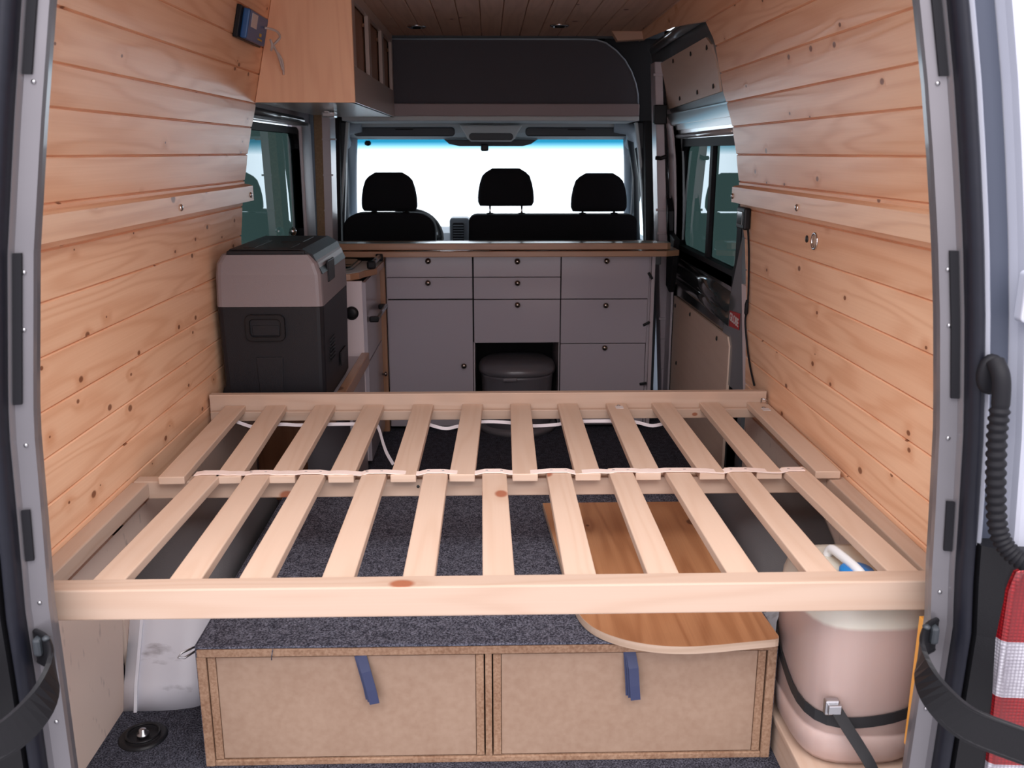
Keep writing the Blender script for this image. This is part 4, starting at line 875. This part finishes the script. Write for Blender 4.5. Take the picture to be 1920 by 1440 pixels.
m = MB().loft([[(-.86, 5.56, 1.42), (.88, 5.56, 1.42), (.88, 5.566, 1.42), (-.86, 5.566, 1.42)], [(-.96, 6.45, .55), (.98, 6.45, .55), (.98, 6.456, .55), (-.96, 6.456, .55)]], smooth=False)
gl_ = build('pane', m, 'windscreen_glass', None)
# windscreen pane keeps world coordinates for its shade band
gl_.parent = wsn; gl_.matrix_parent_inverse = Matrix.Translation(-Vector(wsn.location))
for s_, off in ((-1, 0), (1, .028)):
    m = MB()
    for (dx, dy, w2, mi2) in ((0, 0, .038, 0), ):
        P0 = [(s_*(.80+off*1), 5.52, 1.40), (s_*(.845+off), 5.75, 1.17), (s_*(.895+off), 6.05, .92), (s_*(.95+off), 6.4, .6)]
        m.tube(smooth_path(P0), .036, 10)
    m2 = build('windscreen_pillar', m, 'cab_trim'); setp(m2, 'grey windscreen pillar on the %s of the cab' % ('left' if s_ < 0 else 'right'), 'pillar')
    m = MB(); m.tube(smooth_path([(s_*(.855+off*.8), 5.48, 1.40), (s_*(.89+off*.8), 5.7, 1.12), (s_*(.935+off*.6), 6.0, .88)]), .030, 10); build('weather_strip', m, 'cab_trim_dark', m2)
# dashboard
db = thing('dashboard', 'grey dashboard with an air vent seen between the two cab seats', 'dashboard', (0, 5.95, .6))
m = MB().prism([(5.80, .55), (5.78, .76), (5.84, .80), (6.05, .82), (6.40, .80), (6.40, .55)], 0, -.90, .90, .01); build('body', m, 'dash_plastic', db)
m = MB().prism(rrect(-.245, -.12, .70, .905, .02), 1, 5.70, 5.86, .01); ct = build('centre_stack', m, 'dash_plastic', db)
m = MB().prism(rrect(-.225, -.155, .72, .875, .01), 1, 5.690, 5.702, .002); build('vent_recess', m, 'gap_dark', ct)
m = MB()
for i in range(9): m.box(-.222, -.158, 5.682, 5.694, .728+i*.016, .734+i*.016, .001)
build('vent_slats', m, 'dash_plastic', ct)
sw_ = thing('steering_wheel', 'dark steering wheel rim showing beside the driver seat', 'steering wheel', (-.52, 5.6, .75))
T = Matrix.Translation((-.485, 5.60, .79)) @ Matrix.Rotation(math.radians(55), 4, 'X')
m = MB().tube([T @ Vector((.19*math.cos(a), .19*math.sin(a), 0)) for a in [2*math.pi*i/32 for i in range(33)]], .019, 8, caps=False); m.tube([T @ Vector((-.19, 0, 0)), T @ Vector((.19, 0, 0))], .02, 8); m.tube([T @ Vector((0, 0, 0)), T @ Vector((0, -.05, -.12))], .05, 12); build('rim', m, 'black_plastic', sw_)
# seats
def headrest(mb, cx, cz0, cz1, w0, w1, y=4.93):
    rings = []
    n_ = 10
    for i in range(n_+1):
        t = i/n_; z = cz0+(cz1-cz0)*t
        wd = lerp([(0, w0*.93), (.06, w0*.99), (.15, w0), (.35, w0*.99), (.6, w0*.93), (.8, w0*.84), (.93, w1), (.985, w1*.88), (1, w1*.72)], t)
        th_ = lerp([(0, .04), (.1, .055), (.5, .06), (.9, .045), (1, .02)], t)
        ring = []
        for k in range(28):
            a = 2*math.pi*k/28; c, s = math.cos(a), math.sin(a); q = (abs(c)**3.2+abs(s)**3.2)**(-1/3.2); ring.append((cx+c*q*wd, y+s*q*th_, z))
        rings.append(ring)
    mb.loft(rings); return mb
def posts(parent, cx, z0, z1, dx=.085, mat='chrome'):
    for s_ in (-1, 1):
        m = MB().tube([(cx+s_*dx, 4.94, z0-.03), (cx+s_*dx, 4.94, z1+.02)], .006, 8); build('post', m, mat, parent)
        m = MB().lathe([(.022, z0-.012), (.022, z0+.003), (.014, z0+.006)], (cx+s_*dx, 4.94, 0), 10); build('guide', m, 'black_plastic', parent)
def backrest(outline, y0=4.88, y1=5.02):
    return MB().prism(outline, 1, y0, y1, .012)
def round_top(x0, x1, zt, z0, r, flare=.02, n_=8):
    out = [(x0-flare, z0), (x0, zt-r*1.6)]
    for k in range(n_+1):
        t = math.radians(180-90*k/n_); out.append((x0+r+r*math.cos(t), zt-r*.85+r*.85*math.sin(t)))
    for k in range(n_+1):
        t = math.radians(90-90*k/n_); out.append((x1-r+r*math.cos(t), zt-r*.85+r*.85*math.sin(t)))
    return out+[(x1, zt-r*1.6), (x1+flare, z0)]
ds = thing('driver_seat', 'black driver seat seen from behind on the left of the cab', 'seat', (-.53, 4.95, 0))
m = backrest(round_top(-.775, -.285, .987, .30, .10)); m.box(-.78, -.28, 4.98, 5.45, .20, .34, .03); m.box(-.74, -.32, 5.0, 5.4, 0, .2, .01); build('backrest', m, 'seat_fabric', ds)
m = headrest(MB(), -.528, .996, 1.196, .148, .10); hr = build('headrest', m, 'seat_fabric', ds); posts(ds, -.528, .987, 1.0, mat='black_plastic')
pbn = thing('passenger_bench', 'black double passenger bench seat with two headrests on the right of the cab', 'bench seat', (.34, 4.95, 0))
m = backrest(round_top(-.108, .79, .977, .30, .045)); m.box(-.13, .80, 4.98, 5.45, .20, .34, .03); m.box(-.1, .77, 5.0, 5.4, 0, .2, .01); build('backrest', m, 'seat_fabric', pbn)
m = headrest(MB(), .091, 1.022, 1.217, .150, .10); build('headrest', m, 'seat_fabric', pbn); posts(pbn, .091, .979, 1.02)
m = headrest(MB(), .588, .992, 1.192, .150, .10); build('headrest', m, 'seat_fabric', pbn); posts(pbn, .588, .979, .99, mat='black_plastic')
